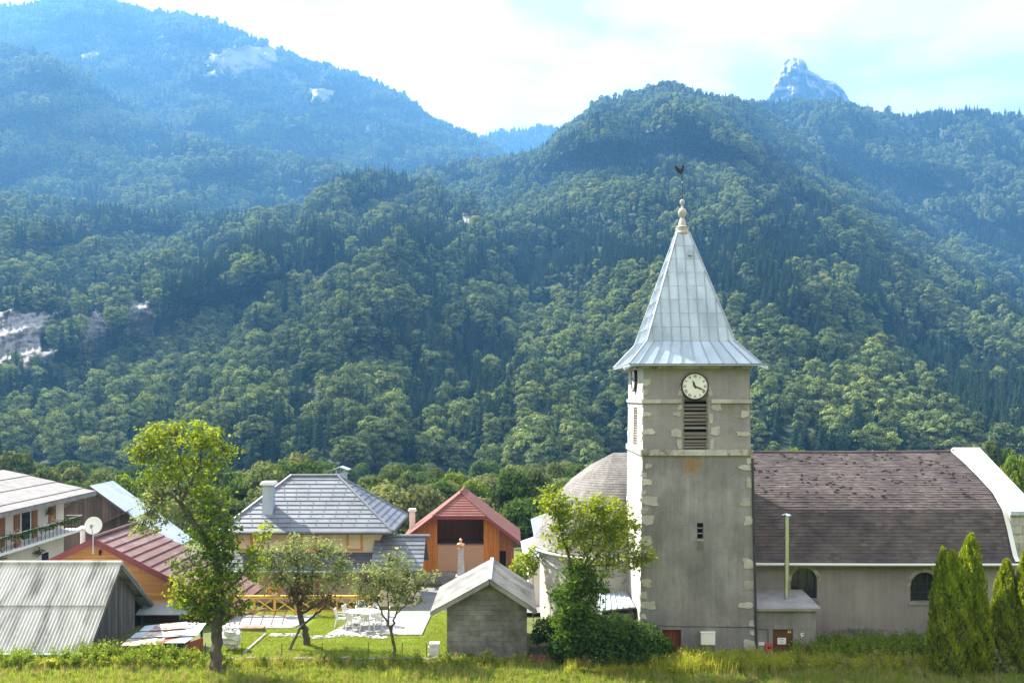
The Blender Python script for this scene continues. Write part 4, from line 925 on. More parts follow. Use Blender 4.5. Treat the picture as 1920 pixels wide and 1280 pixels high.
# grey hipped house
H = thing('hipped_house', 'cream house with a hipped grey metal shingle roof and two chimneys', 'house')
gx0, gx1, gy0, gy1, ez, rz_ = -17.9, -7.3, 52.0, 59.5, 3.5, 6.55; ry = 55.75; rx0, rx1 = -14.4, -11.4; GB = -1.2
m_ = MB(); m_.box(gx0+.75, gx1-.75, gy0+.75, gy1-.75, GB, ez-.02); m_.build('wall', M['house_cream'], H)
R_ = link('roof', None, parent=H)
m_ = MB(); A0, B0, C0, D0 = (gx0,gy0,ez),(gx1,gy0,ez),(gx1,gy1,ez),(gx0,gy1,ez); R0, R1 = (rx0,ry,rz_),(rx1,ry,rz_)
m_.add([A0,B0,C0,D0,R0,R1], [(0,1,5,4),(1,2,5),(2,3,4,5),(3,0,4),(0,3,2,1)]); m_.build('roof_deck', M['roof_grey_dark'], R_)
courses(R_, A0, B0, R1, R0, 13, M['roof_grey'], th=.055)
courses(R_, B0, C0, R1, R1, 13, M['roof_grey'], th=.055); courses(R_, D0, A0, R0, R0, 13, M['roof_grey'], th=.055); courses(R_, C0, D0, R0, R1, 13, M['roof_grey'], th=.055)
m_ = MB()
for a, b in ((A0,R0),(B0,R1),(C0,R1),(D0,R0),(R0,R1)): m_.tube([Vector(a)+Vector((0,0,.07)), Vector(b)+Vector((0,0,.08))], .09, 6)
m_.build('ridge_cap', M['roof_grey'], R_)
snow = MB(); snow.box(-.02,.02,-.03,.01,0,.045); sme = snow.mesh('snow_stop'); sme.materials.append(M['roof_grey_dark'])
for k in range(1, 12):
    f = (k+.35)/13; p0, p1 = Vector(A0).lerp(Vector(R0), f), Vector(B0).lerp(Vector(R1), f); n_ = int((p1-p0).length/.78)
    for j in range(n_):
        if k in (10, 11) and j % 2: continue
        o = link('snow_stop', sme, parent=R_); o.location = p0.lerp(p1, (j+.5+.5*(k % 2))/(n_+.5)) + Vector((0,0,.06))
m_ = MB()
for a, b in ((A0,B0),(B0,C0)): m_.tube([Vector(a)+Vector((0,-.06,-.05)), Vector(b)+Vector((.03,-.06,-.05))], .09, 8)
m_.build('gutter', M['roof_grey_dark'], H)
m_ = MB(); m_.tube([(gx1-.25,gy0+.0,ez-.1),(gx1-.75,gy0+.62,ez-.45),(gx1-.85,gy0+.68,GB)], .045, 6); m_.build('downpipe', M['brown_trim'], H)
m_ = MB(); m_.box(gx0+.02, gx1-.02, gy0+.01, gy0+.74, ez-.07, ez-.03); m_.build('soffit', M['house_cream'], H)
wy = gy0+.75
for px in (459, 580, 665):
    xw = X(px, wy); z1, z0 = ez-.09, Z(1028, wy); wo = link('window', None, parent=H)
    m_ = MB(); m_.box(xw-.36, xw+.36, wy-.02, wy-.004, z0, z1); m_.build('roller_shutter', M['house_cream'], wo)
    m_ = MB(); m_.box(xw-.50, xw-.365, wy-.05, wy-.004, z0-.12, z1); m_.box(xw+.365, xw+.50, wy-.05, wy-.004, z0-.12, z1); m_.box(xw-.364, xw+.364, wy-.05, wy-.004, z0-.12, z0-.003); m_.build('window_frame', M['orange_frame'], wo)
# awning roof below the windows
zt, zb_ = Z(1035, wy), Z(1070, wy-1.7)
aw = link('canopy_roof', None, parent=H)
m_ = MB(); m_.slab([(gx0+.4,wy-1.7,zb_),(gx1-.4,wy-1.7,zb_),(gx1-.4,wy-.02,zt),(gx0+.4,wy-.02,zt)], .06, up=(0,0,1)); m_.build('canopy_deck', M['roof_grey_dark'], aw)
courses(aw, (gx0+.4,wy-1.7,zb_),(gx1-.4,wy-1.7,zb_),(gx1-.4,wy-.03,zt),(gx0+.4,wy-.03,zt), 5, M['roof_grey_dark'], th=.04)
m_ = MB(); m_.tube([(gx0+.4,wy-1.76,zb_-.03),(gx1-.4,wy-1.76,zb_-.03)], .06, 7); m_.build('canopy_gutter', M['zinc'], aw)
for k in range(4):
    xx = gx0+1+k*2.6; m_ = MB(); m_.box(xx-.08, xx+.08, wy-1.6, wy-1.44, GB, zb_); m_.build('canopy_post', M['clad_shade'], H)
m_ = MB(); m_.box(-13.5, -12.3, wy-.03, wy-.003, GB, .8); m_.build('front_door', M['door_brown'], H)
chimney('chimney', X(504,53.4), 53.4, 4.0, Z(908,53.4), .62, M['zinc'], M['white_sheet'], H, 0)
chimney('chimney', X(640,57.2), 57.2, 5.3, Z(887,57.2), .66, M['zinc'], M['zinc'], H, 1)
# gabled side porch
po = link('side_porch', None, parent=H); pr, pz, py_ = -5.35, 3.05, 53.0
for sgn in (-1, 1):
    yE = py_+sgn*1.9; zE = pz-1.75
    m_ = MB(); m_.slab([(gx1-1.2,yE,zE),(pr,yE,zE),(pr,py_,pz),(gx1-1.2,py_,pz)], .06, up=(0,0,1)); m_.build('porch_deck', M['roof_grey_dark'], po)
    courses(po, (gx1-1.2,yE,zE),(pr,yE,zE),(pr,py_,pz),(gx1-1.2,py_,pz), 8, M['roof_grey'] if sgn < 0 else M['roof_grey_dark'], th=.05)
m_ = MB(); m_.tube([(gx1-1.1,py_,pz+.06),(pr+.25,py_,pz+.06)], .12, 8); m_.build('porch_ridge', M['roof_grey'], po)
m_ = MB(); m_.prism([(py_-1.5,GB),(py_+1.5,GB),(py_+1.5,zE+.3),(py_,pz-.15),(py_-1.5,zE+.3)], lambda u, v, d: Vector((d,u,v)), gx1-.7, pr-.5); m_.build('porch_wall', M['house_cream'], po)

# red roofed house
H = thing('red_roofed_house', 'honey-coloured wooden house with a red half-hipped metal roof and open loft', 'house')
ry0, ry1 = 59.5, 65.2; rcx = -3.64; ax = 4.25; rzr = 4.82; rze = rzr-.76*ax; hipx = 1.86; hz_ = rzr-.76*hipx; hipy = 61.0
rb = -1.2
def rfw(u, v, d): return Vector((rcx+u, 60.3-d, v))
for sgn in (-1, 1):
    # main slopes with the clipped front corner
    pts = [(rcx+sgn*ax,ry0,rze),(rcx+sgn*hipx,ry0,hz_),(rcx,hipy,rzr),(rcx,ry1,rzr),(rcx+sgn*ax,ry1,rze)]
    m_ = MB(); m_.slab(pts, .10, up=(0,0,1)); ro = m_.build('roof_slope', M['roof_red'], H)
    for k in range(13):      # standing panels run down the slope
        y0_, y1_ = ry0+(ry1-ry0)*k/13, ry0+(ry1-ry0)*(k+1)/13-.035
        sl = (rzr-rze)/ax
        top = lambda y: min(1.0, ((hipx and (ax-hipx)/ax) + (hipx/ax)*(y-ry0)/(hipy-ry0))) if y < hipy else 1.0
        f0, f1 = top(y0_), top(y1_)
        pp = lambda y, f: Vector((rcx+sgn*ax*(1-f), y, rze+(rzr-rze)*f))
        m_ = MB(); m_.slab([pp(y0_,0)+Vector((0,0,.045)), pp(y1_,0)+Vector((0,0,.045)), pp(y1_,f1)+Vector((0,0,.04)), pp(y0_,f0)+Vector((0,0,.04))], .035, up=(0,0,1)); m_.build('roof_panel', M['roof_red'], ro)
hp = link('front_hip', None, parent=H)
m_ = MB(); m_.slab([(rcx-hipx,ry0,hz_),(rcx+hipx,ry0,hz_),(rcx,hipy,rzr)], .08, up=(0,-.3,1)); m_.build('hip_deck', M['brown_trim'], hp)
courses(hp, (rcx-hipx,ry0,hz_),(rcx+hipx,ry0,hz_),(rcx,hipy,rzr),(rcx,hipy,rzr), 9, M['roof_red'], th=.05)
m_ = MB()
for a, b in (((rcx-hipx,ry0,hz_),(rcx,hipy,rzr)),((rcx+hipx,ry0,hz_),(rcx,hipy,rzr)),((rcx,hipy,rzr),(rcx,ry1,rzr))): m_.tube([Vector(a)+Vector((0,0,.07)), Vector(b)+Vector((0,0,.08))], .075, 6)
m_.lathe([(.07,rzr),(.07,rzr+.14),(.10,rzr+.2),(.01,rzr+.28)], (rcx,hipy), 8); m_.build('ridge_cap', M['roof_red'], H)
m_ = MB()
for sgn in (-1, 1): m_.beam((rcx+sgn*ax,ry0-.02,rze-.10),(rcx+sgn*hipx,ry0-.02,hz_-.10), .05, .20, up=(0,0,1))
m_.beam((rcx-hipx,ry0-.021,hz_-.1),(rcx+hipx,ry0-.021,hz_-.1), .05, .2); m_.build('barge_board', M['brown_trim'], H)
oz0, oz1 = Z(1021,60.3), hz_-.18; ox0, ox1 = X(820,60.3)-rcx, X(907,60.3)-rcx
zw = lambda u: rze + (rzr-rze)*(1-abs(u)/ax) - .15
board_wall(H, rfw, [(-3.6,rb+.6),(ox0,rb+.6),(ox0,zw(ox0)),(-3.6,zw(3.6))], 20, M['clad_red'], q=q)
board_wall(H, rfw, [(ox1,rb+.6),(2.75,rb+.6),(2.75,zw(2.75)),(ox1,zw(ox1))], 14, M['clad_red'], q=q)
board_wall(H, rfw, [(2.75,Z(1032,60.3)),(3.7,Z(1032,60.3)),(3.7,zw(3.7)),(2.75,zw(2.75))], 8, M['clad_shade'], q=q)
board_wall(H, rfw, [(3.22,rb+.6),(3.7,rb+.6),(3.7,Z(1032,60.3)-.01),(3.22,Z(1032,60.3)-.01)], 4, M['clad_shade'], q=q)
m_ = MB(); m_.prism([(ox0+.01,rb+.62),(ox1-.01,rb+.62),(ox1-.01,oz0),(ox0+.01,oz0)], rfw, -.02, .02); m_.build('loft_panel', M['osb'], H)
m_ = MB(); m_.prism([(ox0,oz0),(ox1,oz0),(ox1,oz0+.07),(ox0,oz0+.07)], rfw, -.1, .05); m_.build('loft_sill', M['clad_shade'], H)
m_ = MB(); m_.prism([(-3.9,rb-.3),(3.95,rb-.3),(3.95,rb+.58),(-3.9,rb+.58)], rfw, -.2, .03); m_.build('plinth', M['concrete'], H)
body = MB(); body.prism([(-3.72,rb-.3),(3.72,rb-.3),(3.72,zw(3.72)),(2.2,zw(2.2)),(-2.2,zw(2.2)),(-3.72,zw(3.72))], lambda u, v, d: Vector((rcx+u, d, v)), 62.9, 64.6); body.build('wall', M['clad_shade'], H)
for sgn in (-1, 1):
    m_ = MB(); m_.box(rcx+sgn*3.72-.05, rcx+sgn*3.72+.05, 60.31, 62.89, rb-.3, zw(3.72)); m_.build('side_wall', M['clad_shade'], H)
m_ = MB(); m_.box(rcx-3.7, rcx+3.7, 60.35, 62.88, oz0-.15, oz0-.05); m_.build('loft_floor', M['old_wood'], H)
for dx in (-.75, .62):
    m_ = MB(); m_.tube([(rcx+dx,61.2,oz1+.05),(rcx+dx,61.2,oz1-.12)], [.02,.02], 5); m_.lathe([(.03,oz1-.10),(.09,oz1-.18),(.06,oz1-.26)], (rcx+dx,61.2), 8); m_.build('loft_lamp', M['zinc'], H)
m_ = MB(); m_.prism([(2.76,rb+.6),(3.2,rb+.6),(3.2,Z(1032,60.3)-.02),(2.76,Z(1032,60.3)-.02)], rfw, -.25, -.2); m_.build('door', M['dark'], H)
chimney('chimney', X(773,63), 63.0, 2.0, Z(958,63), .40, M['house_white'], M['house_white'], H, 0)

# brown roofed wooden house
H = thing('brown_roofed_house', 'orange board-clad house with a brown metal roof and satellite pole', 'house')
by0, by1 = 44.0, 49.4; bcx = X(176,44.0); bzr = Z(1010,44.0); brx = -14.4; bze = Z(1146,44.0)+.02; blx = -27.0
blz = bzr - (bzr-bze)/(brx-bcx)*(bcx-blx)*.92
R_ = link('roof', None, parent=H)
for xe, ze in ((brx,bze),(blx,blz)):
    m_ = MB(); m_.slab([(xe,by0,ze),(xe,by1,ze),(bcx,by1,bzr),(bcx,by0,bzr)], .14, up=(0,0,1)); m_.build('roof_deck', M['brown_trim'], R_)
    courses(R_, (xe,by0-.02,ze),(xe,by1,ze),(bcx,by1,bzr),(bcx,by0-.02,bzr), 15, M['roof_brown'], th=.07, lap=.05, name='roof_panel')
m_ = MB(); m_.tube([(bcx,by0-.05,bzr+.09),(bcx,by1,bzr+.09)], .10, 7); m_.build('ridge_cap', M['roof_brown'], R_)
m_ = MB()
for xe, ze in ((brx,bze),(blx,blz)): m_.beam((xe,by0-.05,ze-.09),(bcx,by0-.05,bzr-.09), .06, .30)
m_.build('barge_board', M['brown_trim'], H)
slp = (bzr-bze)/(brx-bcx)
bfn = lambda u, v, d: Vector((u, by0+.75-d, v))
board_wall(H, bfn, [(-17.35,.95),(-17.35,bzr-slp*(-17.35-bcx)-.12),(bcx,bzr-.12),(-25.6,bzr-.92*slp*(bcx+25.6)-.12),(-25.6,.95)], 24, M['clad_orange'], vertical=False, q=q)
m_ = MB(); m_.prism([(-15.3,-.3),(-15.3,bzr-slp*(-15.3-bcx)-.2),(bcx,bzr-.2),(-25.5,bzr-.92*slp*(bcx+25.5)-.2),(-25.5,-.3)], lambda u, v, d: Vector((u,d,v)), by0+.78, by1-.4); m_.build('wall', M['clad_shade'], H)
m_ = MB(); m_.slab([(-19.6,by0-.3,.62),(-16.6,by0-.3,.62),(-16.6,by0+.74,1.0),(-19.6,by0+.74,1.0)], .05, up=(0,0,1)); m_.build('lean_to_roof', M['metal_blue'], H)
m_ = MB(); m_.box(X(190,by0)-.6, X(190,by0)+.5, by0+.64, by0+.71, 2.3, 3.02); m_.build('window_frame', M['white_paint'], H)
m_ = MB(); m_.box(X(190,by0)-.42, X(190,by0)+.32, by0+.61, by0+.638, 2.35, 2.92); m_.build('window_pane', M['metal_blue'], H)
m_ = MB(); m_.lathe([(.05,bzr-.95),(.07,bzr-.8),(.05,bzr-.68)], (bcx+.02,by0+.6), 8); m_.build('wall_lamp', M['black_paint'], H)
for k in (-1, 1): m_ = MB(); m_.box(bcx+2.4*(k > 0)-.09, bcx+2.4*(k > 0)+.09, by0+.0, by0+.74, bzr-.34-(slp*2.4 if k > 0 else 0), bzr-.16-(slp*2.4 if k > 0 else 0)); m_.build('purlin_end', M['clad_shade'], H)
fp = link('flue', None, parent=H); fx = X(155,45.5)
m_ = MB(); m_.lathe([(.12,bzr-.8),(.12,bzr+.22)], (fx,45.5), 12); m_.build('flue_pipe', M['white_paint'], fp)
m_ = MB(); m_.lathe([(.10,bzr+.2),(.10,bzr+.3),(.26,bzr+.32),(.22,bzr+.37),(.02,bzr+.47)], (fx,45.5), 14); m_.build('flue_cap', M['white_sheet'], fp)
# satellite dish
D_ = thing('satellite_dish', 'round white satellite dish on a pole at the brown gable', 'dish'); dc = P(177, 984, 43.85)
m_ = MB(); m_.tube([(bcx+.03,43.86,bzr-.75),(bcx+.03,43.86,dc.z-.1)], .028, 7); m_.build('pole', M['zinc'], D_)
m_ = MB(); nrm = Vector((.18,-.95,.24)).normalized(); a_ = nrm.cross(Vector((0,0,1))).normalized(); b_ = nrm.cross(a_); c0 = dc + Vector((0,-.12,0)); vs = []; n_ = 28
for r, dp in ((.02,-.11),(.18,-.095),(.32,-.055),(.415,0),(.43,.0),(.43,-.02)):
    for k in range(n_): t_ = 2*math.pi*k/n_; vs.append(c0 + a_*r*math.cos(t_) + b_*r*math.sin(t_)*1.04 + nrm*dp)
m_.add(vs, [(i*n_+j, i*n_+(j+1)%n_, (i+1)*n_+(j+1)%n_, (i+1)*n_+j) for i in range(5) for j in range(n_)]); m_.build('reflector', M['white_paint'], D_, smooth=True)
m_ = MB(); m_.tube([c0 - b_*.42*-1, c0 + nrm*.33 + Vector((0,0,-.06))], .014, 5); m_.box(c0.x+nrm.x*.33-.05, c0.x+nrm.x*.33+.05, c0.y+nrm.y*.33-.06, c0.y+nrm.y*.33+.04, c0.z+nrm.z*.33-.16, c0.z+nrm.z*.33+.02); m_.build('feed_arm', M['concrete'], D_)

# grey corrugated barn
H = thing('corrugated_barn', 'low old barn of grey planks under a big pale corrugated roof', 'barn')
gbx = X(165, 37.6) + .02; e1 = (37.6, Z(1224,37.6)); rr_ = (40.85, Z(1056,40.85)); e2 = (45.2, Z(1146,45.2)+.0)
lx = -36.0; R_ = link('roof', None, parent=H)
def corr(a0, a1, nsheet, u0, u1, amp=.032, wl=.165, mat='fibre'):
    a0, a1 = Vector((0,*a0)), Vector((0,*a1)); d = a1-a0; nrm = Vector((0,-d.z,d.y)).normalized(); nrm = nrm if nrm.z > 0 else -nrm
    for row in range(2):
        f0, f1 = (0,.53) if row == 0 else (.5,1)
        for s_ in range(nsheet):
            xa, xb = u0+(u1-u0)*s_/nsheet, u0+(u1-u0)*(s_+1)/nsheet; n_ = int((xb-xa)/wl*8); vs = []
            for i in range(n_+1):
                x = xa+(xb-xa)*i/n_; h = amp*math.cos(2*math.pi*x/wl) + .03*row + .004*s_
                for f in (f0, f1): p = a0.lerp(a1, f); vs.append(Vector((x,p.y,p.z)) + nrm*(h + (.02 if f == f0 and row else 0)))
            m_ = MB(); m_.add(vs, [(2*i,2*i+2,2*i+3,2*i+1) for i in range(n_)]); m_.build('corrugated_sheet', M[mat], R_, smooth=True)
corr(e1, rr_, 8, lx, gbx); corr(e2, rr_, 8, lx, gbx)
m_ = MB(); m_.tube([(lx,rr_[0],rr_[1]+.04),(gbx,rr_[0],rr_[1]+.04)], .12, 7); m_.build('ridge_cap', M['fibre'], R_)
m_ = MB()
for e in (e1, e2): m_.beam((gbx-.06,e[0],e[1]-.12),(gbx-.06,rr_[0],rr_[1]-.12), .05, .16)
for f in (.1,.4,.7,.95):
    for e in (e1, e2): m_.beam((gbx-.9,e[0]+(rr_[0]-e[0])*f,e[1]+(rr_[1]-e[1])*f-.12),(gbx-.02,e[0]+(rr_[0]-e[0])*f,e[1]+(rr_[1]-e[1])*f-.12), .08, .1)
m_.build('purlins', M['old_wood'], R_)
m_ = MB(); m_.tube([(lx,e1[0]-.06,e1[1]-.02),(gbx-.05,e1[0]-.06,e1[1]-.04)], .06, 7); m_.build('gutter', M['zinc'], R_)
gfn = lambda u, v, d: Vector((gbx-.55+d, u, v))
yy = 38.0; k = 0
while yy < 44.6:
    wd = q.uniform(.22, .42); a, b = yy, min(yy+wd, 44.6); top = lambda y: (e1[1]+(rr_[1]-e1[1])*(y-e1[0])/(rr_[0]-e1[0]) if y < rr_[0] else e2[1]+(rr_[1]-e2[1])*(e2[0]-y)/(e2[0]-rr_[0])) - .12
    if not (43.35 < a < 43.75):
        m_ = MB(); j0, j1 = q.uniform(-.04,.04), q.uniform(-.12,.02); pl = [(a,-.1+q.uniform(-.1,.15)),(b-.02,-.1+q.uniform(-.1,.1)),(b-.02+j0*.3,top(b)+j1),(a+j0*.3,top(a)+j1)]
        if a < rr_[0] < b: pl.insert(3, (rr_[0], top(rr_[0])))
        m_.prism(pl, gfn, q.uniform(0,.03), .04+q.uniform(0,.03)); m_.build('plank', M['old_wood'], H)
    yy += wd + (.05 if q.random() < .25 else 0); k += 1
m_ = MB(); m_.prism([(38.0,-.2),(44.6,-.2),(44.6,top(44.6)-.1),(40.85,top(40.85)-.15),(38.0,top(38.0)-.1)], lambda u, v, d: Vector((d,u,v)), lx+.5, gbx-.62); m_.build('dark_inside', M['dark'], H)  # near-black block put behind the planks as the unlit inside

# chalet with balcony
H = thing('balcony_chalet', 'white chalet with brown shutters and a long flowered balcony under a shallow grey roof', 'house')
cz = 4.55; cxe = -31.6; cy0, cy1 = 50.2, 64.8; crx, crz = -38.6, 6.2; cwx = -33.2
R_ = link('roof', None, parent=H); cl = Vector((cxe,cy0,cz)); cr_ = Vector((cxe,cy1,cz))
def crf(f, g): return Vector((cxe+(crx-cxe)*f, cy0+(cy1-cy0)*g, cz+(crz-cz)*f))
for (f0, f1) in ((0,.14),(.14,.43),(.43,.72),(.72,1.0)):
    m_ = MB(); m_.slab([crf(f0,0)+Vector((0,0,.05)),crf(f0,1)+Vector((0,0,.05)),crf(f1,1),crf(f1,0)], .07, up=(0,0,1)); m_.build('roof_strip', M['slab_grey'], R_)
m_ = MB(); m_.slab([(crx,cy0,crz),(crx,cy1,crz),(crx-7,cy1,cz),(crx-7,cy0,cz)], .1, up=(0,0,1)); m_.build('far_slope', M['slab_grey'], R_)
m_ = MB(); m_.beam((cxe+.02,cy0,cz-.16),(cxe+.02,cy1,cz-.16), .05, .26); m_.beam((cxe,cy0-.02,cz-.1),(crx,cy0-.02,crz-.1), .05, .22); m_.build('fascia', M['slab_grey'], R_)
m_ = MB(); m_.slab([(cxe,cy0+.05,cz-.14),(cxe,cy1-.05,cz-.14),(cwx,cy1-.05,cz+.2),(cwx,cy0+.05,cz+.2)], .03, up=(0,0,1)); m_.build('soffit', M['clad_shade'], R_)
m_ = MB(); m_.prism([(cwx,-1.3),(-44.5,-1.3),(-44.5,4.6),(crx,crz-.25),(cwx,cz+.15)], lambda u, v, d: Vector((u,d,v)), 52.0, 63.2); m_.build('wall', M['house_white'], H)
def cw(y, z0, z1, w_, nm, mat, th=.06, par=H, y2=None):
    m_ = MB(); m_.box(cwx+.003, cwx+th, y-w_/2, y+w_/2, z0, z1); return m_.build(nm, mat, par)
for y, wopen in ((61.5, 0), (58.2, 1), (54.4, 1)):
    wo = link('balcony_window', None, parent=H)
    cw(y, 2.55 if not wopen else 2.0, 4.05, 1.3, 'window_frame', M['white_paint'], .04, wo)
    if wopen:
        cw(y, 2.05, 4.0, 1.0, 'window_pane', M['glass'], .055, wo)
        for s_ in (-1, 1): cw(y+s_*1.05, 2.0, 4.05, .62, 'shutter', M['shutter'], .09, wo)
    else: cw(y, 2.65, 3.98, 1.0, 'shutter', M['shutter'], .08, wo)
for y in (60.6, 57.2): 
    wo = link('lower_window', None, parent=H); cw(y, -.2, .75, 1.15, 'window_frame', M['white_paint'], .04, wo); cw(y, -.12, .68, .9, 'window_pane', M['glass'], .055, wo)
bal = link('balcony', None, parent=H)
m_ = MB(); m_.box(cwx+.003, -31.95, 52.0, 63.6, 1.78, 1.95); m_.build('balcony_slab', M['white_paint'], bal)
for k in range(24): m_ = MB(); yb = 52.1+k*.5; m_.box(-32.06, -32.03, yb-.012, yb+.012, 1.953, 2.9); m_.build('baluster', M['cable'], bal)
m_ = MB(); m_.beam((-32.045,52,2.92),(-32.045,63.6,2.92), .05, .04); m_.beam((-32.045,63.6,2.92),(cwx,63.6,2.92), .05, .04); m_.build('handrail', M['white_paint'], bal)
m_ = MB(); m_.beam((cwx+.1,63.5,4.0),(-31.9,63.5,4.0), .03, .03); m_.build('drying_rail', M['zinc'], bal)
def planter(name, pts, spread, n, size, mat, label, parent=None, seed=1, flowers=None):
    q_ = np.random.default_rng(seed); c = []
    for p in pts: c.append(np.array(p) + q_.normal(0, 1, (n, 3))*np.array(spread))
    c = np.vstack(c); Q = leaf_quads(c, q_.normal(0, 1, c.shape), size, q_); t_ = q_.random(len(c)); me = quads_mesh(name, Q, t_); o = link(name, me, mat, parent); return o
o = planter('balcony_creeper', [(-32.0, y, 2.75 + .08*math.sin(y*2)) for y in np.arange(52.6, 63.4, .35)], (.1,.18,.10), 46, .055, M['geranium'], '', None, 5)
tag(o, 'green creeper trailing along the chalet balcony rail', 'plant')
mflow = leafmat('flower_mix', (.55,.22,.10), (.75,.60,.50), trans=.3)
for k, (y, z, lab) in enumerate(((55.6, 2.35, 'tall pale flowers standing on the chalet balcony'), (59.9, 3.0, 'small pink flower pot on the chalet balcony rail'))):
    pl = thing('potted_flowers', lab, 'flowers'); m_ = MB(); m_.lathe([(.02,z-.4),(.13,z-.4),(.17,z-.15),(.15,z-.14)], (-32.3,y), 10); m_.build('pot', M['clad_shade'], pl)
    planter('blooms', [(-32.2, y, z+.1)], (.12,.16,.28) if k == 0 else (.07,.07,.14), 160 if k == 0 else 60, .05, mflow, '', pl, 8+k)
for k, (y, z, lab) in enumerate(((59.4, .95, 'round hanging basket of flowers on the white chalet wall'), (60.9, 3.55, 'small hanging basket beside the upper shutter of the chalet'))):
    pl = thing('hanging_basket', lab, 'flower basket'); m_ = MB(); m_.lathe([(.02,z-.22),(.16,z-.12),(.18,z)], (cwx+.28,y), 10); m_.tube([(cwx+.28,y,z),(cwx+.28,y,z+.35),(cwx,y,z+.4)], .012, 5); m_.build('basket', M['clad_shade'], pl)
    planter('foliage', [(cwx+.28, y, z)], (.13,.16,.13), 130, .055, M['geranium'], '', pl, 18+k)
sh_ = thing('porch_shrub', 'bright green shrub at the foot of the white chalet wall', 'shrub'); planter('foliage', [(-32.6,53.9,z_) for z_ in (.0,.4,.8,1.2,1.6)], (.28,.3,.3), 260, .07, M['geranium'], '', sh_, 31); m_ = MB(); m_.tube([(-32.6,53.9,-1.2),(-32.6,53.9,1.4)], .04, 5); m_.build('stem', M['bark'], sh_)

# weathered wooden barn behind
H = thing('weathered_barn', 'brown weathered plank barn with a blue-grey metal roof behind the chalet', 'barn')
wy0, wy1 = 66.0, 69.9; wcx = X(168,66); wzr = Z(911,66); wsl = .72; wxr = wcx+6.6; wxl = wcx-5.0
for sgn, xe in ((1, wxr), (-1, wxl)):
    ze = wzr - wsl*abs(xe-wcx); m_ = MB(); m_.slab([(xe,wy0,ze),(xe,wy1,ze),(wcx,wy1,wzr),(wcx,wy0,wzr)], .12, up=(0,0,1)); ro = m_.build('roof_slope', M['metal_blue'], H)
    for k in range(6):
        f0, f1 = k/6, (k+1)/6; y0_, y1_ = wy0+(wy1-wy0)*f0, wy0+(wy1-wy0)*f1-.03
        m_ = MB(); m_.slab([(xe,y0_,ze+.04),(xe,y1_,ze+.04),(wcx,y1_,wzr+.04),(wcx,y0_,wzr+.04)], .03, up=(0,0,1)); m_.build('roof_panel', M['metal_blue'], ro)
m_ = MB()
for xe in (wxr, wxl): m_.beam((xe,wy0-.03,wzr-wsl*abs(xe-wcx)-.06),(wcx,wy0-.03,wzr-.06), .06, .16)
m_.build('barge_board', M['barn_wood'], H)
board_wall(H, lambda u, v, d: Vector((wcx+u, wy0+.5-d, v)), [(-4.4,-1.4),(5.9,-1.4),(5.9,wzr-wsl*5.9-.1),(0,wzr-.1),(-4.4,wzr-wsl*4.4-.1)], 44, M['barn_wood'], q=q)
m_ = MB(); m_.prism([(-4.4,-1.4),(5.9,-1.4),(5.9,wzr-wsl*5.9-.2),(0,wzr-.2),(-4.4,wzr-wsl*4.4-.2)], lambda u, v, d: Vector((wcx+u,d,v)), wy0+.56, wy1-.3); m_.build('wall', M['barn_wood'], H)
m_ = MB(); m_.slab([(wcx+.5,wy0-.8,1.7),(wcx+3.2,wy0-.8,1.0+2.0),(wcx+3.2,wy0+.4,3.1),(wcx+.5,wy0+.4,1.8)], .06, up=(0,0,1)); m_.build('lean_to_edge', M['barn_wood'], H)

# small block shed
H = thing('block_shed', 'small grey concrete block shed with a pale corrugated gable roof', 'shed')
sy0, sy1 = 38.5, 42.6; sx0_, sx1_ = X(838,38.5), X(988,38.5); scx_ = X(917,38.5); szr = Z(1092,38.5)-.02; sze = 2.22
m_ = MB(); m_.prism([(sx0_+.02,-.3),(sx1_-.02,-.3),(sx1_-.02,sze+.25),(scx_,szr-.12),(sx0_+.02,sze+.25)], lambda u, v, d: Vector((u,d,v)), sy0+.06, sy1); m_.build('wall', M['concrete'], H)
nb = 14; outl = [(sx0_,.05),(sx1_,.05),(sx1_,sze+.25),(scx_,szr-.06),(sx0_,sze+.25)]
for r in range(nb):
    z0, z1 = .05+(szr-.1)*r/nb, .05+(szr-.1)*(r+1)/nb-.008; xx = sx0_ - (.25 if r % 2 else 0)
    while xx < sx1_:
        a, b = xx, xx+.5-.008; pl = clip(clip(clip(clip(outl, lambda p: p[0]-a), lambda p: b-p[0]), lambda p: p[1]-z0), lambda p: z1-p[1]); xx += .5
        if len(pl) < 3: continue
        m_ = MB(); m_.prism(pl, lambda u, v, d: Vector((u, sy0-d, v)), -.07, .0+q.uniform(0,.008)); m_.build('block', M['block'], H)
R_ = link('roof', None, parent=H); zz = Z(1086,38.0)
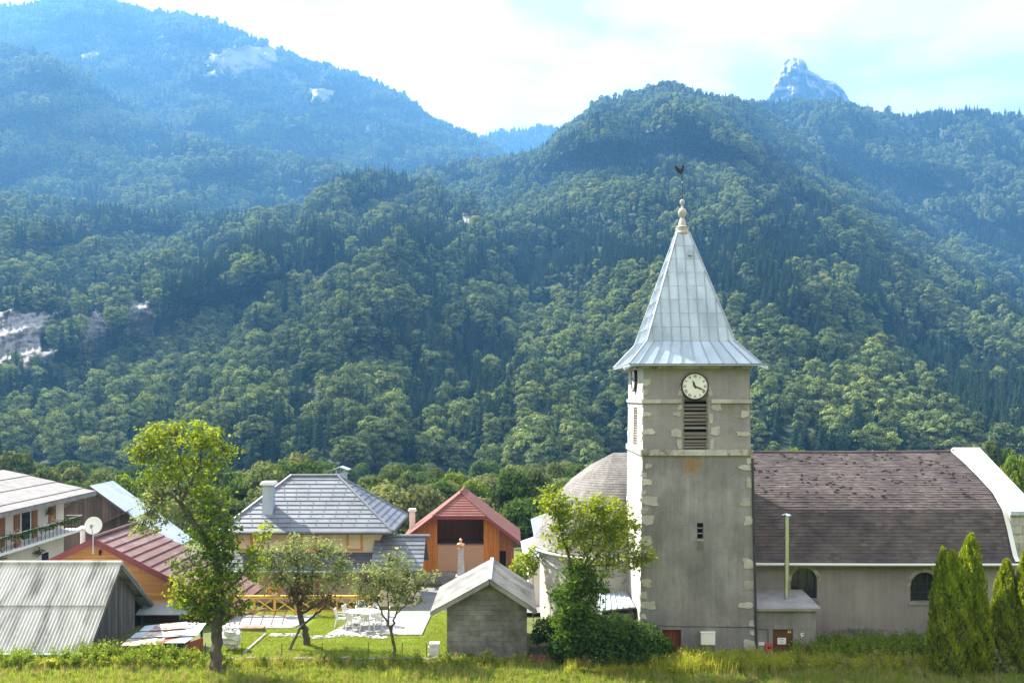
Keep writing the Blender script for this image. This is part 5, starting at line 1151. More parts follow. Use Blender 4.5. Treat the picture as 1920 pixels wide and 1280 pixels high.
for sgn in (-1, 1):
    xe = X(807,38.0) if sgn < 0 else X(1006,38.0); zE = Z(1147,38.0) if sgn < 0 else Z(1143,38.0); xr = X(918,38.0)
    d = Vector((xe-xr,0,zE-zz)); nrm = Vector((-d.z,0,d.x)).normalized(); nrm = nrm if nrm.z > 0 else -nrm
    for s_ in range(4):
        ya, yb = 37.95+(sy1+.3-37.95)*s_/4, 37.95+(sy1+.3-37.95)*(s_+1)/4; n_ = 56; vs = []
        for i in range(n_+1):
            y = ya+(yb-ya)*i/n_; h = .034*math.cos(2*math.pi*y/.168)
            for f in (0, 1): vs.append(Vector((xr,y,zz))+d*f+nrm*h)
        m_ = MB(); m_.add(vs, [(2*i,2*i+2,2*i+3,2*i+1) for i in range(n_)]); m_.build('corrugated_sheet', M['shed_fibre'], R_, smooth=True)
    m_ = MB(); m_.beam((xe,38.0,zE-.11),(xr,38.0,zz-.11), .05, .17); m_.build('barge_board', M['concrete'], R_)
    m_ = MB(); m_.slab([(xr,38.05,zz-.05),(xr,sy1+.25,zz-.05),(xe,sy1+.25,zE-.05),(xe,38.05,zE-.05)], .04, up=(0,0,1)); m_.build('roof_boards', M['old_wood'], R_)
m_ = MB(); m_.beam((xr,37.93,zz+.03),(xr,sy1+.32,zz+.03), .16, .05); m_.build('ridge_cap', M['zinc'], R_)

# pale metal roofed outbuilding beyond the apse, and the lean-to against the tower
H = thing('metal_outbuilding', 'outbuilding with a pale blue-grey sheet metal roof behind the apse', 'outbuilding')
oy = 53.5
for pts in ([(996,972,oy),(1040,955,oy+1.5),(1050,1000,oy-.2),(1002,1004,oy-1.4)], [(976,1014,oy-1.0),(1003,1004.5,oy-1.42),(1060,1010,oy-2.0),(1050,1040,oy-3.2),(981,1044,oy-3.0)]):
    m_ = MB(); m_.slab([P(*p) for p in pts], .08, up=(-.3,-.3,1)); m_.build('roof_sheet', M['metal_blue'], H)
m_ = MB(); m_.box(X(990,oy), 5.0, oy-1.8, oy+3, -1.3, Z(1030,oy)); m_.build('wall', M['house_white'], H)
H = thing('tower_lean_to', 'low woodshed with a light blue ribbed metal roof against the tower', 'shed')
a, b, c, d = Vector((X(1122,38.6),38.6,Z(1146,38.6))), Vector((5.62,38.9,Z(1138,38.9)+.0)), Vector((5.62,41.9,Z(1112,41.9)+.1)), Vector((X(1125,41.4),41.4,Z(1114,41.4)))
m_ = MB(); m_.slab([a,b,c,d], .05, up=(0,0,1)); m_.build('roof_deck', M['old_wood'], H)
for k in range(6):
    f0, f1 = k/6, (k+1)/6-.01; m_ = MB(); p = [a.lerp(b,f0),a.lerp(b,f1),d.lerp(c,f1),d.lerp(c,f0)]; u_ = Vector((0,0,.03)); m_.slab([x_+u_ for x_ in p], .02, up=(0,0,1)); m_.beam(p[0]+u_*2, p[3]+u_*2, .05, .05); m_.build('metal_sheet', M['metal_blue'], H)
m_ = MB(); m_.box(a.x+.2, 5.6, 39.0, 41.6, -.2, a.z-.2); m_.build('plank_wall', M['old_wood'], H)
# ---------------------------------------------------------------- garden, terrace, road
LZ = .25
M['lawn'] = pmat('lawn', (.11,.18,.014), (.16,.24,.024), .8, 1.0, c3=(.20,.18,.06), scale3=.7, th3=(.52,.68), fine=.2)
M['paving'] = pmat('pale_paving', (.25,.245,.24), (.33,.32,.315), 1.2, .9, fine=.1)
M['asphalt'] = pmat('worn_asphalt', (.16,.16,.165), (.22,.22,.225), 1.2, .95, fine=.12)
M['yellow_wood'] = pmat('yellow_wood', (.62,.36,.05), (.74,.46,.09), 3, .6, per=.1)
M['plastic'] = pmat('white_plastic', (.58,.58,.57), (.66,.66,.65), 2, .45)
M['rubble'] = pmat('rubble_stone', (.10,.095,.085), (.24,.225,.20), 3, .95, per=.35, bump=.5, bscale=10)
M['white_rock'] = pmat('white_rock', (.48,.47,.44), (.66,.65,.62), 3, .9, per=.12, bump=.4, bscale=10)
M['brick_red'] = pmat('red_clay', (.25,.075,.045), (.34,.11,.07), 2, .85)
M['cut_log'] = pmat('cut_log', (.22,.15,.09), (.36,.26,.17), 4, .9, per=.3)
lawn = MB(); lx0, lx1 = -13.6, -2.9; n1, n2 = 30, 26; vs = []
for j in range(n2+1):
    for i in range(n1+1):
        x = lx0+(lx1-lx0)*i/n1; y = 37.62+(46.0-37.62)*j/n2; vs.append((x, y, LZ + .03*float(fbm(np.array([x*.5]), np.array([y*.5]), 3)[0]) - .02))
idx = lambda i, j: j*(n1+1)+i
lawn.add(vs, [(idx(i,j), idx(i+1,j), idx(i+1,j+1), idx(i,j+1)) for j in range(n2) for i in range(n1)])
b0 = len(lawn.v); lawn.add([(lx0,37.62,LZ-.03),(lx1,37.62,LZ-.03),(lx1,46,LZ-.03),(lx0,46,LZ-.03),(lx0,37.62,-1),(lx1,37.62,-1),(lx1,46,-1),(lx0,46,-1)], [(0,1,5,4),(1,2,6,5),(2,3,7,6),(3,0,4,7)])
tag(lawn.build('lawn', M['lawn'], smooth=False), kind='structure')
m_ = MB(); m_.slab([(-8.95,41.2,LZ+.05),(-4.35,41.2,LZ+.05),(-4.25,45.6,LZ+.05),(-7.75,45.6,LZ+.05)], .12, up=(0,0,1)); tag(m_.build('terrace', M['paving']), kind='structure')
m_ = MB(); m_.slab([(-14.5,42.4,LZ+.04),(-10.9,42.4,LZ+.04),(-10.2,44.9,LZ+.04),(-14.5,44.9,LZ+.04)], .2, up=(0,0,1)); tag(m_.build('upper_terrace', M['paving']), kind='structure')
m_ = MB(); yv = list(np.arange(46.05, 59.2, .55)); vs = []
for y in yv: vs += [(-6.6, y, float(gz(0,y))+.03), (1.8, y, float(gz(0,y))+.03)]
m_.add(vs, [(2*i,2*i+1,2*i+3,2*i+2) for i in range(len(yv)-1)]); m_.add([(-6.6,45.62,LZ-.02),(1.8,45.62,LZ-.02),(1.8,46.05,float(gz(0,46.05))+.03),(-6.6,46.05,float(gz(0,46.05))+.03)], [(0,1,2,3)]); tag(m_.build('road', M['asphalt']), kind='structure')

# yellow railing
T = thing('yellow_railing', 'yellow wooden railing with crossed braces along the terrace', 'railing'); ry_ = 45.0; xa, xb = X(438,ry_), X(708,ry_); npan = 7
for k in range(npan+1):
    x = xa+(xb-xa)*k/npan; m_ = MB(); m_.box(x-.05, x+.05, ry_-.05, ry_+.05, LZ-.1, LZ+1.0); m_.build('post', M['yellow_wood'], T)
for z in (.22, .92): m_ = MB(); m_.box(xa-.1, xb+.1, ry_-.07, ry_-.052, LZ+z-.04, LZ+z+.04); m_.build('rail', M['yellow_wood'], T)
m_ = MB(); m_.box(xa-.12, xb+.12, ry_-.1, ry_+.1, LZ+1.003, LZ+1.04); m_.build('handrail', M['yellow_wood'], T)
for k in range(npan):
    x0, x1 = xa+(xb-xa)*k/npan+.08, xa+(xb-xa)*(k+1)/npan-.08
    for j, (z0, z1) in enumerate(((.25,.88),(.88,.25))):
        m_ = MB(); m_.beam((x0,ry_-.04+.03*j,LZ+z0),(x1,ry_-.04+.03*j,LZ+z1), .025, .055); m_.build('brace', M['yellow_wood'], T)
T = thing('flower_pot', 'white pot of orange flowers on the yellow railing', 'flowers'); m_ = MB(); px_ = X(513,45); m_.lathe([(.02,LZ+1.045),(.14,LZ+1.045),(.20,LZ+1.2),(.18,LZ+1.2)], (px_,45.0), 12); m_.build('pot', M['white_paint'], T)
planter('blooms', [(px_,44.95,LZ+1.28)], (.18,.12,.11), 220, .045, leafmat('orange_bloom', (.60,.13,.02), (.75,.28,.04), trans=.3), '', T, 44)

# white garden furniture
def garden_chair():
    t = thing('garden_chair', 'white plastic garden chair round the terrace table', 'chair', 'white garden chairs on the terrace')
    m_ = MB(); m_.slab([(-.22,-.22,.43),(.22,-.22,.43),(.2,.2,.41),(-.2,.2,.41)], .03, up=(0,0,1)); m_.build('seat', M['plastic'], t)
    m_ = MB()
    for k in range(5): x = -.17+k*.085; m_.slab([(x-.028,.2,.44),(x+.028,.2,.44),(x*1.05+.028,.32,.86),(x*1.05-.028,.32,.86)], .02, up=(0,-1,0))
    m_.beam((-.21,.33,.88),(.21,.33,.88), .03, .06); m_.build('backrest', M['plastic'], t)
    for sx in (-1, 1):
        for y0, y1 in ((-.2,-.25),(.19,.27)): m_ = MB(); m_.beam((sx*.2,y0,.41),(sx*.25,y1,0), .045, .04); m_.build('leg', M['plastic'], t)
        m_ = MB(); m_.beam((sx*.25,-.22,.64),(sx*.23,.26,.66), .05, .03); m_.beam((sx*.25,-.21,.41),(sx*.25,-.21,.64), .03, .03); m_.build('armrest', M['plastic'], t)
    return t
gc = garden_chair()
TZ = LZ+.052
for k, (px, Y, a) in enumerate(((662,42.0,2.5),(684,41.7,3.3),(704,41.9,3.9),(655,43.2,1.2),(676,43.9,.2),(700,43.9,-.4),(718,42.9,-1.6),(640,42.6,1.5))):
    o = gc if k == 0 else copy_tree(gc); o.location = (X(px,Y), Y, TZ); o.rotation_euler = (0,0,a)
T = thing('garden_table', 'oval white plastic table standing on the terrace', 'table'); tx, ty = X(681,42.8), 42.8
m_ = MB(); m_.prism([(tx+.85*math.cos(t_), ty+.5*math.sin(t_)) for t_ in np.linspace(0, 6.283, 25)[:-1]], lambda u, v, d: Vector((u,v,d)), TZ+.69, TZ+.73); m_.build('table_top', M['plastic'], T)
for sx in (-1, 1):
    for sy in (-1, 1): m_ = MB(); m_.beam((tx+sx*.5,ty+sy*.28,TZ+.69),(tx+sx*.58,ty+sy*.34,TZ), .05, .05); m_.build('leg', M['plastic'], T)

# border stones, garden wall, wire fence, pillar
for k in range(17):
    px = 512+k*13+q.uniform(-4,4); Y = 40.9+.25*math.sin(k*.7)+(.25 if k == 0 else 0); s_ = q.uniform(.10,.2) if k > 2 else .2
    m_ = MB(); pts = []
    for i in range(3):
        for j in range(7): t_ = 2*math.pi*j/7; r = (1,1.05,.6)[i]*q.uniform(.8,1.15); pts.append((X(px,Y)+math.cos(t_)*r*s_*1.4, Y+math.sin(t_)*r*s_*.8, LZ-.06+(0,.10,.17)[i]*q.uniform(.8,1.2)))
    m_.add(pts, [(i*7+j, i*7+(j+1)%7, (i+1)*7+(j+1)%7, (i+1)*7+j) for i in range(2) for j in range(7)] + [tuple(14+j for j in range(7))])
    o = m_.build('border_stone', M['white_rock']); tag(o, 'flat white stone in the row edging the lawn', 'stone', 'white stones edging the lawn')
T = thing('garden_wall', 'low dark stone retaining wall along the front of the lawn', 'wall'); xx = X(414,37.4)
while xx < X(1000,37.4):
    wd = q.uniform(.22,.5); m_ = MB(); h = .30+q.uniform(-.05,.05)
    m_.box(xx+.008, xx+wd-.008, 37.36+q.uniform(-.03,.03), 37.60, -.1, h*.5-.008); m_.build('stone', M['rubble'], T)
    m_ = MB(); m_.box(xx+.008+.08, xx+wd-.008+.08, 37.38+q.uniform(-.03,.03), 37.61, h*.5, h); m_.build('stone', M['rubble'], T); xx += wd
T = thing('wire_fence', 'thin wire fence on slim posts along the lawn edge', 'fence')
for px in (384, 453, 528, 604, 690, 754, 800): m_ = MB(); m_.tube([(X(px,37.8),37.8,LZ-.1),(X(px,37.8)+q.uniform(-.03,.03),37.8,LZ+.62)], .018, 5); m_.build('post', M['cable'], T)
for z in (.25, .55): m_ = MB(); m_.tube([(X(384,37.8),37.8,LZ+z),(X(800,37.8),37.8,LZ+z)], .003, 3); m_.build('wire', M['cable'], T)
T = thing('stone_pillar', 'short pillar of pale stacked stones beside the block shed', 'pillar'); px_ = X(814,37.9)
for k in range(5): m_ = MB(); j = q.uniform(-.03,.03); m_.box(px_-.24+j, px_+.22+j, 37.75, 38.15, .05+k*.16, .05+(k+1)*.16-.008); m_.build('stone', M['white_rock'], T)
# monument
T = thing('bust_monument', 'copper bust on a slim white obelisk before the red-roofed house', 'monument'); mx_, my_ = X(864,57.0), 57.0; mz = float(gz(0,57))
m_ = MB(); m_.box(mx_-.42, mx_+.42, my_-.42, my_+.42, mz-.1, mz+.35); m_.box(mx_-.30, mx_+.30, my_-.30, my_+.30, mz+.352, mz+.95); m_.build('pedestal', M['concrete'], T)
m_ = MB(); z0, z1 = mz+.952, Z(1026,57); vs = [(mx_+a*h, my_+b*h, z) for z, h in ((z0,.36),(z0+.16,.34),(z0+.22,.24),(z1-.08,.16),(z1-.07,.19),(z1,.19)) for a, b in ((-1,-1),(1,-1),(1,1),(-1,1))]
m_.add(vs, [(4*i+j, 4*i+(j+1)%4, 4*i+4+(j+1)%4, 4*i+4+j) for i in range(5) for j in range(4)] + [(20,21,22,23)]); m_.build('obelisk', M['stone'], T)
m_ = MB(); zz = z1; prof_b = [(.02,zz),(.15,zz+.01),(.20,zz+.10),(.22,zz+.2),(.17,zz+.29),(.07,zz+.33),(.065,zz+.38),(.095,zz+.43),(.105,zz+.50),(.09,zz+.57),(.02,zz+.61)]
n_ = 14; vs = []
for i, (r, z) in enumerate(prof_b):
    for j in range(n_): t_ = 2*math.pi*j/n_; fl = 1.25 if i < 5 else .95; vs.append((mx_+r*fl*math.cos(t_), my_+r*(.75 if i < 5 else 1.05)*math.sin(t_) - (.02 if 6 <= i <= 8 and math.sin(t_) < -.5 else 0), z))
m_.add(vs, [(i*n_+j, i*n_+(j+1)%n_, (i+1)*n_+(j+1)%n_, (i+1)*n_+j) for i in range(len(prof_b)-1) for j in range(n_)]); m_.build('bust', M['copper'], T, smooth=True)

# patched woodshed, tarp, plank, step
T = thing('patched_woodshed', 'low woodshed roofed with patched rusty tin beside the grey barn', 'shed')
fl_, fr_, br_, bl_ = P(230,1209,38.0), P(346,1207,38.3), P(385,1172,40.6), P(292,1176,40.8)
m_ = MB(); m_.slab([fl_,fr_,br_,bl_], .05, up=(0,0,1)); m_.build('roof_boards', M['old_wood'], T)
mats_t = ['tin','fibre','tin','rusted','tin','metal_blue','tin','fibre','tin','rusted','metal_blue','tin']
for k in range(14):
    u, v = (k % 5)/5+.08, (k//5)/3+.14; c_ = fl_.lerp(fr_,u).lerp(bl_.lerp(br_,u),v); a = (fr_-fl_).normalized(); b = (bl_-fl_).normalized(); rot = q.uniform(-.25,.25)
    a2 = a*math.cos(rot)+b*math.sin(rot); b2 = b*math.cos(rot)-a*math.sin(rot); w_, h_ = q.uniform(.3,.5), q.uniform(.4,.6); up_ = Vector((0,0,.03+.012*k))
    m_ = MB(); m_.slab([c_-a2*w_-b2*h_+up_, c_+a2*w_-b2*h_+up_, c_+a2*w_+b2*h_+up_+Vector((0,0,.05)), c_-a2*w_+b2*h_+up_], .01, up=(0,0,1)); m_.build('tin_sheet', M['metal_blue'] if k in (4, 9) else M[mats_t[k % 12]], T)
m_ = MB(); c_ = br_; m_.slab([br_-Vector((.75,.1,-.12)), br_+Vector((.05,0,.12)), fr_+Vector((.35,.6,.22)), fr_+Vector((-.35,.6,.2))], .012, up=(0,0,1)); m_.build('blue_sheet', M['metal_blue'], T)
for x_, y_ in ((fl_.x+.1,38.2),(fr_.x-.1,38.4),(br_.x-.1,40.4),(bl_.x+.1,40.5)): m_ = MB(); m_.beam((x_,y_,-.1),(x_,y_,.72), .09, .09); m_.build('post', M['old_wood'], T)
m_ = MB(); m_.slab([P(343,1228,38.35),P(381,1228,38.7),P(381,1194,38.7),P(343,1207,38.35)], .04, up=(0,-1,0)); m_.build('side_panel', M['brick_red'], T)
for k in range(44):
    zz = .08+.12*(k//11)+q.uniform(-.02,.02); xx = fl_.x+.2+(k % 11)*.22+q.uniform(-.04,.04); r = q.uniform(.045,.075); m_ = MB(); m_.tube([(xx,38.35+q.uniform(-.1,.1),zz),(xx,39.6,zz)], r, 7); m_.build('log', M['cut_log'], T)
m_ = MB(); n1, n2 = 14, 10; vs = []; tc_ = P(433,1197,38.9)
for j in range(n2+1):
    for i in range(n1):
        t_ = 2*math.pi*i/n1; f = j/n2; r = .46*math.sin(math.pi*(.12+.86*f)); nn = 1+.42*float(fbm(np.array([i*.9+3]), np.array([j*.8]), 3)[0]); vs.append((tc_.x+r*nn*math.cos(t_), tc_.y+r*nn*.8*math.sin(t_), tc_.z+.42*math.cos(math.pi*f)*nn))
m_.add(vs, [(j*n1+i, j*n1+(i+1)%n1, (j+1)*n1+(i+1)%n1, (j+1)*n1+i) for j in range(n2) for i in range(n1)]); o = m_.build('crumpled_tarp', M['plastic']); tag(o, 'crumpled white tarpaulin heaped beside the tree trunk', 'tarp')
m_ = MB(); a, b = P(457,1213,38.3), P(498,1174,41.3); a.z = LZ+.03; b.z = LZ+.06; m_.beam(a, b, .12, .05); tag(m_.build('loose_plank', M['concrete']), 'long grey plank lying across the lawn corner', 'plank')
T = thing('terrace_step', 'brown wooden step below the upper terrace', 'step')
for k in range(4): m_ = MB(); m_.box(X(452,42.0), X(494,42.0), 41.9+k*.1, 41.99+k*.1, LZ-.05, LZ+.16); m_.build('plank', M['cut_log'], T)
T = thing('terrace_handrail', 'thin reddish metal handrail on the upper terrace', 'handrail')
for k in range(5): m_ = MB(); x_ = X(448+k*20,43.0); m_.tube([(x_,43.0,LZ),(x_+.25,43.0,LZ+.75)], .02, 5); m_.build('baluster', M['brown_trim'], T)
m_ = MB(); m_.tube([(X(448,43),43.0,LZ+.75),(X(540,43),43.0,LZ+.72)], .02, 5); m_.build('rail', M['brown_trim'], T)
# rusty sheets and rubble between shed and tower
for k, (x0, x1, y_, z1, lab) in enumerate(((972,1046,37.15,.42,'rusty corrugated sheet leaning in the weeds by the block shed'), (1050,1088,37.35,.55,'grey corrugated sheet propped beside the rusty one'))):
    m_ = MB(); n_ = 28; vs = []
    for i in range(n_+1):
        f = i/n_; h = -.05+(z1+.05)*f
        for px in (x0, x1): vs.append((X(px,y_), y_ + .02*math.cos(i*1.5) + .25*f, h + (.07 if px == x1 else 0)))
    m_.add(vs, [(2*i,2*i+1,2*i+3,2*i+2) for i in range(n_)]); tag(m_.build('corrugated_sheet', M['rusted'] if k == 0 else M['fibre'], smooth=True), lab, 'metal sheet')
T = thing('rubble_wall', 'low crumbling stone wall between the shed and the ivy', 'wall')
for k in range(26):
    xx = X(992,38.8)+(k % 13)*.13; zz = .0+.22*(k//13); m_ = MB(); m_.box(xx+q.uniform(-.02,.02), xx+.125, 38.75+q.uniform(0,.1), 39.1, zz, zz+.2+q.uniform(-.03,.03)); m_.build('stone', M['rubble'], T)

# ---------------------------------------------------------------- leafy trees near the houses
M['leaf_lime'] = leafmat('leaf_lime', (.10,.17,.018), (.29,.35,.04), trans=.52)
M['leaf_mid'] = leafmat('leaf_mid', (.055,.11,.016), (.18,.26,.035), trans=.46)
M['leaf_grey'] = leafmat('leaf_grey', (.11,.15,.065), (.33,.38,.18), trans=.46)
M['leaf_dark'] = leafmat('leaf_dark', (.022,.052,.014), (.075,.135,.030), trans=.32)
M['leaf_thuja'] = leafmat('leaf_thuja', (.10,.165,.012), (.36,.43,.035), trans=.48)
M['twig_brown'] = leafmat('twig_brown', (.10,.065,.035), (.22,.155,.09), trans=.2)
M['ivy'] = leafmat('ivy', (.035,.085,.014), (.13,.21,.030), trans=.38)
def near_tree(name, label, cat, D, limbs, blobs, leaf, seed, bark='bark', parts=None, tw=.010):
    """limbs: lists of (px, py, depth offset, radius m); blobs: (px, py, rx, ry, clusters, leaves per cluster, part, tint)"""
    r = np.random.default_rng(seed); T = thing(name, label, cat); s = D/F
    tr = MB(); pts = []
    for lb in limbs:
        pp = [Vector((X(p[0],D), D+p[2], Z(p[1],D))) for p in lb]; fine = []; rad = []
        for i in range(len(pp)-1):
            for k in range(4):
                f = k/4; fine.append(pp[i].lerp(pp[i+1],f) + Vector(r.normal(0, .025, 3))*(0 if i+k == 0 else 1)); rad.append(lb[i][3]+(lb[i+1][3]-lb[i][3])*f)
        fine.append(pp[-1]); rad.append(lb[-1][3]); tr.tube(fine, rad, 8); pts += fine
    P_ = np.array([list(p) for p in pts]); acc = {}
    for (px, py, rx, ry, nc, nl, part, tint) in blobs:
        rm, rh = rx*s, ry*s; c0 = np.array([X(px,D), D, Z(py,D)])
        d = r.normal(0, 1, (nc, 3)); d /= np.linalg.norm(d, axis=1, keepdims=True); rad = r.uniform(.25, 1, (nc, 1))**.45
        cl = c0 + d*rad*np.array([rm, (rm+rh)*.5, rh])
        near = P_[np.argmin(((cl[:, None, :]-P_[None])**2).sum(-1), 1)]
        for k in range(nc):
            a, b = Vector(near[k]), Vector(cl[k]); mid = a.lerp(b,.5)+Vector((0,0,.08)); tr.tube([a, mid, b], [tw*1.8, tw*1.2, tw*.5], 3, cap=False)
        off = r.normal(0, 1, (nc, nl, 3))*leaf*np.array([2.3,2.3,1.7]); c = (cl[:, None]+off).reshape(-1, 3)
        nrm = np.repeat(d, nl, 0)*.5 + np.array([0,0,.6]); Q = leaf_quads(c, nrm, leaf, r, aspect=.58, jit=.75)
        t_ = np.clip(np.repeat(r.normal(tint,.14,nc), nl) + r.normal(0,.16,nc*nl), 0, 1)
        acc.setdefault(part, []).append((Q, t_))
    tr.build('trunk', M[bark], T)
    for part, lst in acc.items():
        nm, mt = parts[part]; me = quads_mesh(nm, np.concatenate([a for a, _ in lst]), np.concatenate([b for _, b in lst])); link(nm, me, M[mt], T)
    return T
near_tree('walnut_tree', 'tall leaning tree with a lime green top and ivy on its dark trunk', 'tree', 36.2,
    [[(405,1270,0,.30),(406,1220,0,.25),(407,1168,0,.22),(411,1110,0,.20),(411,1073,0,.17),(401,1041,.1,.15),(379,1005,.1,.12),(351,961,0,.10),(339,941,0,.09),(355,909,.1,.06),(371,877,.1,.04),(378,840,0,.02)],
     [(339,941,0,.07),(318,922,-.2,.05),(300,935,-.2,.04),(283,960,-.3,.02)],[(339,941,0,.06),(330,900,.3,.04),(310,860,.3,.03),(290,840,.2,.015)],[(355,909,.1,.045),(345,860,-.3,.03),(335,820,-.3,.015)],[(363,890,.1,.04),(395,865,.3,.025),(415,845,.3,.012)],
     [(411,1073,0,.10),(420,1030,-.2,.07),(428,990,-.3,.04),(420,950,-.3,.02)],[(408,1130,0,.11),(384,1095,.3,.07),(368,1068,.3,.04),(350,1050,.3,.02)],[(409,1120,0,.08),(450,1085,-.3,.05),(482,1040,-.3,.03),(498,1000,-.3,.012)],[(407,1150,0,.06),(370,1120,-.4,.035),(345,1105,-.4,.015)],[(408,1140,0,.05),(440,1130,-.4,.03),(465,1110,-.4,.012)]],
    [(335,838,64,38,62,17,0,.58),(275,840,28,24,18,15,0,.55),(300,815,36,22,24,16,0,.62),(385,816,44,24,28,16,0,.62),(408,850,30,28,22,15,0,.55),(355,878,66,26,40,14,0,.46),(300,885,42,26,22,13,0,.42),(268,856,22,16,10,12,0,.55),(330,800,16,8,5,12,0,.6),(425,835,14,16,6,12,0,.6),(250,848,8,10,4,10,0,.6),
     (295,935,36,24,24,16,1,.5),(282,975,30,24,24,16,1,.45),(262,990,14,14,7,12,1,.4),(335,955,26,26,14,12,1,.4),(390,945,40,26,28,16,2,.55),(385,925,50,18,14,14,0,.5),(400,985,46,34,40,16,2,.45),(425,1000,22,34,18,16,2,.5),(370,1010,26,30,12,14,2,.4),(405,1035,40,26,30,16,2,.4),(360,1055,38,34,18,14,2,.42),
     (345,1105,30,34,33,19,3,.6),(375,1120,36,30,36,19,3,.5),(415,1105,38,34,40,19,3,.55),(400,1075,30,28,21,17,2,.45),(440,1130,34,26,15,14,2,.4),(430,1065,30,28,11,12,2,.4),(480,1040,15,38,18,16,3,.5),(495,1000,10,22,10,12,3,.6),(460,1085,26,26,14,12,2,.42),(405,1150,24,30,21,16,2,.3),(372,1150,24,14,10,14,3,.5),(404,1165,12,30,10,14,4,.4),(410,1040,14,40,21,14,4,.5),(385,1000,16,30,12,14,4,.5)],
    .075, 21, parts=[('upper_foliage','leaf_lime'),('side_foliage','leaf_grey'),('foliage','leaf_mid'),('lower_foliage','leaf_lime'),('ivy','ivy')])
near_tree('apple_tree', 'broad grey-green apple tree with dead brown lower twigs on the lawn', 'tree', 39.6,
    [[(577,1210,0,.17),(571,1180,0,.15),(563,1150,0,.13),(556,1128,0,.10),(540,1100,.2,.06),(520,1070,.3,.03),(505,1045,.3,.012)],[(560,1140,0,.10),(575,1105,-.2,.06),(590,1070,-.3,.035),(600,1035,-.3,.012)],[(563,1150,0,.07),(600,1130,.2,.05),(630,1095,.3,.025),(645,1060,.3,.01)],[(556,1128,0,.06),(560,1080,0,.04),(555,1040,0,.02),(550,1010,0,.008)],
     [(541,1236,-.9,.075),(552,1205,-.7,.07),(566,1172,-.4,.06),(595,1148,-.1,.05),(608,1138,0,.035)]],
    [(525,1045,42,30,59,14,0,.5),(575,1030,48,30,68,14,0,.55),(620,1045,38,30,51,14,0,.52),(510,1085,32,28,39,13,0,.4),(550,1075,50,30,51,13,0,.4),(610,1085,44,30,47,13,0,.42),(640,1075,22,26,22,12,0,.5),(495,1030,14,26,13,9,0,.6),(590,1115,36,14,13,9,0,.35),
     (555,1118,22,14,22,11,1,.5),(590,1128,40,16,35,11,1,.5),(620,1120,24,14,13,9,1,.5),(560,1105,26,12,15,9,1,.4)], .06, 22,
    parts=[('crown','leaf_grey'),('dead_twigs','twig_brown')])
near_tree('plum_tree', 'small round olive green tree with a slender forked trunk on the lawn', 'tree', 37.9,
    [[(741,1232,0,.075),(738,1205,0,.07),(734,1182,0,.065),(722,1160,.1,.045),(705,1130,.2,.03),(690,1095,.2,.012)],[(734,1182,0,.055),(742,1150,-.2,.04),(755,1115,-.2,.025),(765,1080,-.2,.01)],[(728,1170,0,.04),(728,1130,.1,.03),(725,1090,.1,.02),(728,1055,.1,.008)],[(742,1150,-.2,.03),(770,1125,-.3,.02),(785,1100,-.3,.008)]],
    [(690,1090,34,34,47,16,0,.5),(725,1070,36,34,59,16,0,.55),(760,1085,34,34,52,16,0,.5),(735,1110,48,26,51,14,0,.4),(690,1120,28,18,22,13,0,.4),(775,1115,24,20,22,13,0,.45),(790,1080,14,22,13,12,0,.55),(740,1042,20,12,11,12,0,.6),(815,1075,10,16,5,8,0,.6)], .055, 23,
    parts=[('crown','leaf_grey')])
near_tree('young_ash_tree', 'lime green leafy tree wrapped in ivy close against the tower', 'tree', 37.2,
    [[(1078,1238,0,.16),(1076,1190,0,.15),(1074,1140,0,.13),(1072,1090,0,.10),(1066,1040,.1,.07),(1052,990,.1,.05),(1040,950,.1,.025),(1030,925,.1,.01)],[(1073,1110,0,.08),(1095,1060,-.2,.05),(1110,1010,-.2,.03),(1115,960,-.2,.01)],[(1073,1090,0,.06),(1120,1045,.2,.04),(1155,1000,.3,.025),(1165,960,.3,.01)],[(1100,1060,-.1,.04),(1150,1055,-.4,.03),(1200,1040,-.5,.012)]],
    [(1045,945,30,28,35,18,0,.6),(1025,930,14,16,12,15,0,.65),(1075,975,36,36,48,19,0,.55),(1110,960,34,34,44,19,0,.6),(1150,965,34,32,41,19,0,.62),(1160,1005,34,34,41,19,0,.6),(1115,1010,44,36,52,19,0,.5),(1060,1015,34,34,27,16,0,.5),(1170,1045,34,26,28,18,0,.55),(1205,1040,22,20,19,16,0,.62),(1120,1055,44,28,36,18,0,.42),(1190,980,14,16,8,15,0,.62),(1040,1000,20,30,11,13,0,.5),
     (1085,1085,36,34,60,26,1,.5),(1075,1130,40,36,70,26,1,.45),(1090,1165,40,34,60,26,1,.35),(1060,1175,26,34,44,26,1,.4),(1055,1210,22,26,30,24,1,.5),(1120,1110,22,26,18,20,1,.35)], .07, 24, parts=[('crown','leaf_lime'),('ivy','ivy')])
def bush(name, label, D, blobs, leaf, seed, mat, cat='shrub', group=None):
    r = np.random.default_rng(seed); T = thing(name, label, cat, group); Qs = []; ts = []; s = D/F; st = MB(); dep = 0
    for (px, py, rx, ry, n, dy) in blobs:
        d = r.normal(0, 1, (n, 3)); d /= np.linalg.norm(d, axis=1, keepdims=True); rad = r.uniform(.55, 1.05, (n, 1))**.6*(1+.14*np.sin(d[:, :1]*8)*np.cos(d[:, 2:]*9))
        c = np.array([X(px,D), D+dy, Z(py,D)]) + d*rad*np.array([rx*s, (rx+ry)*.5*s, ry*s]); keep = c[:, 2] > -.05; c = c[keep]; d = d[keep]
        Qs.append(leaf_quads(c, d, leaf, r, aspect=.6, jit=.6)); ts.append(np.clip(.5*d[:, 2]+.4+r.normal(0,.18,len(c)), 0, 1))
        st.tube([(X(px,D),D+dy,-.1),(X(px,D)+r.normal(0,.05),D+dy,max(.1,Z(py,D)))], [.03,.012], 5)
    link('foliage', quads_mesh('foliage', np.concatenate(Qs), np.concatenate(ts)), M[mat], T); st.build('stems', M['bark'], T); return T
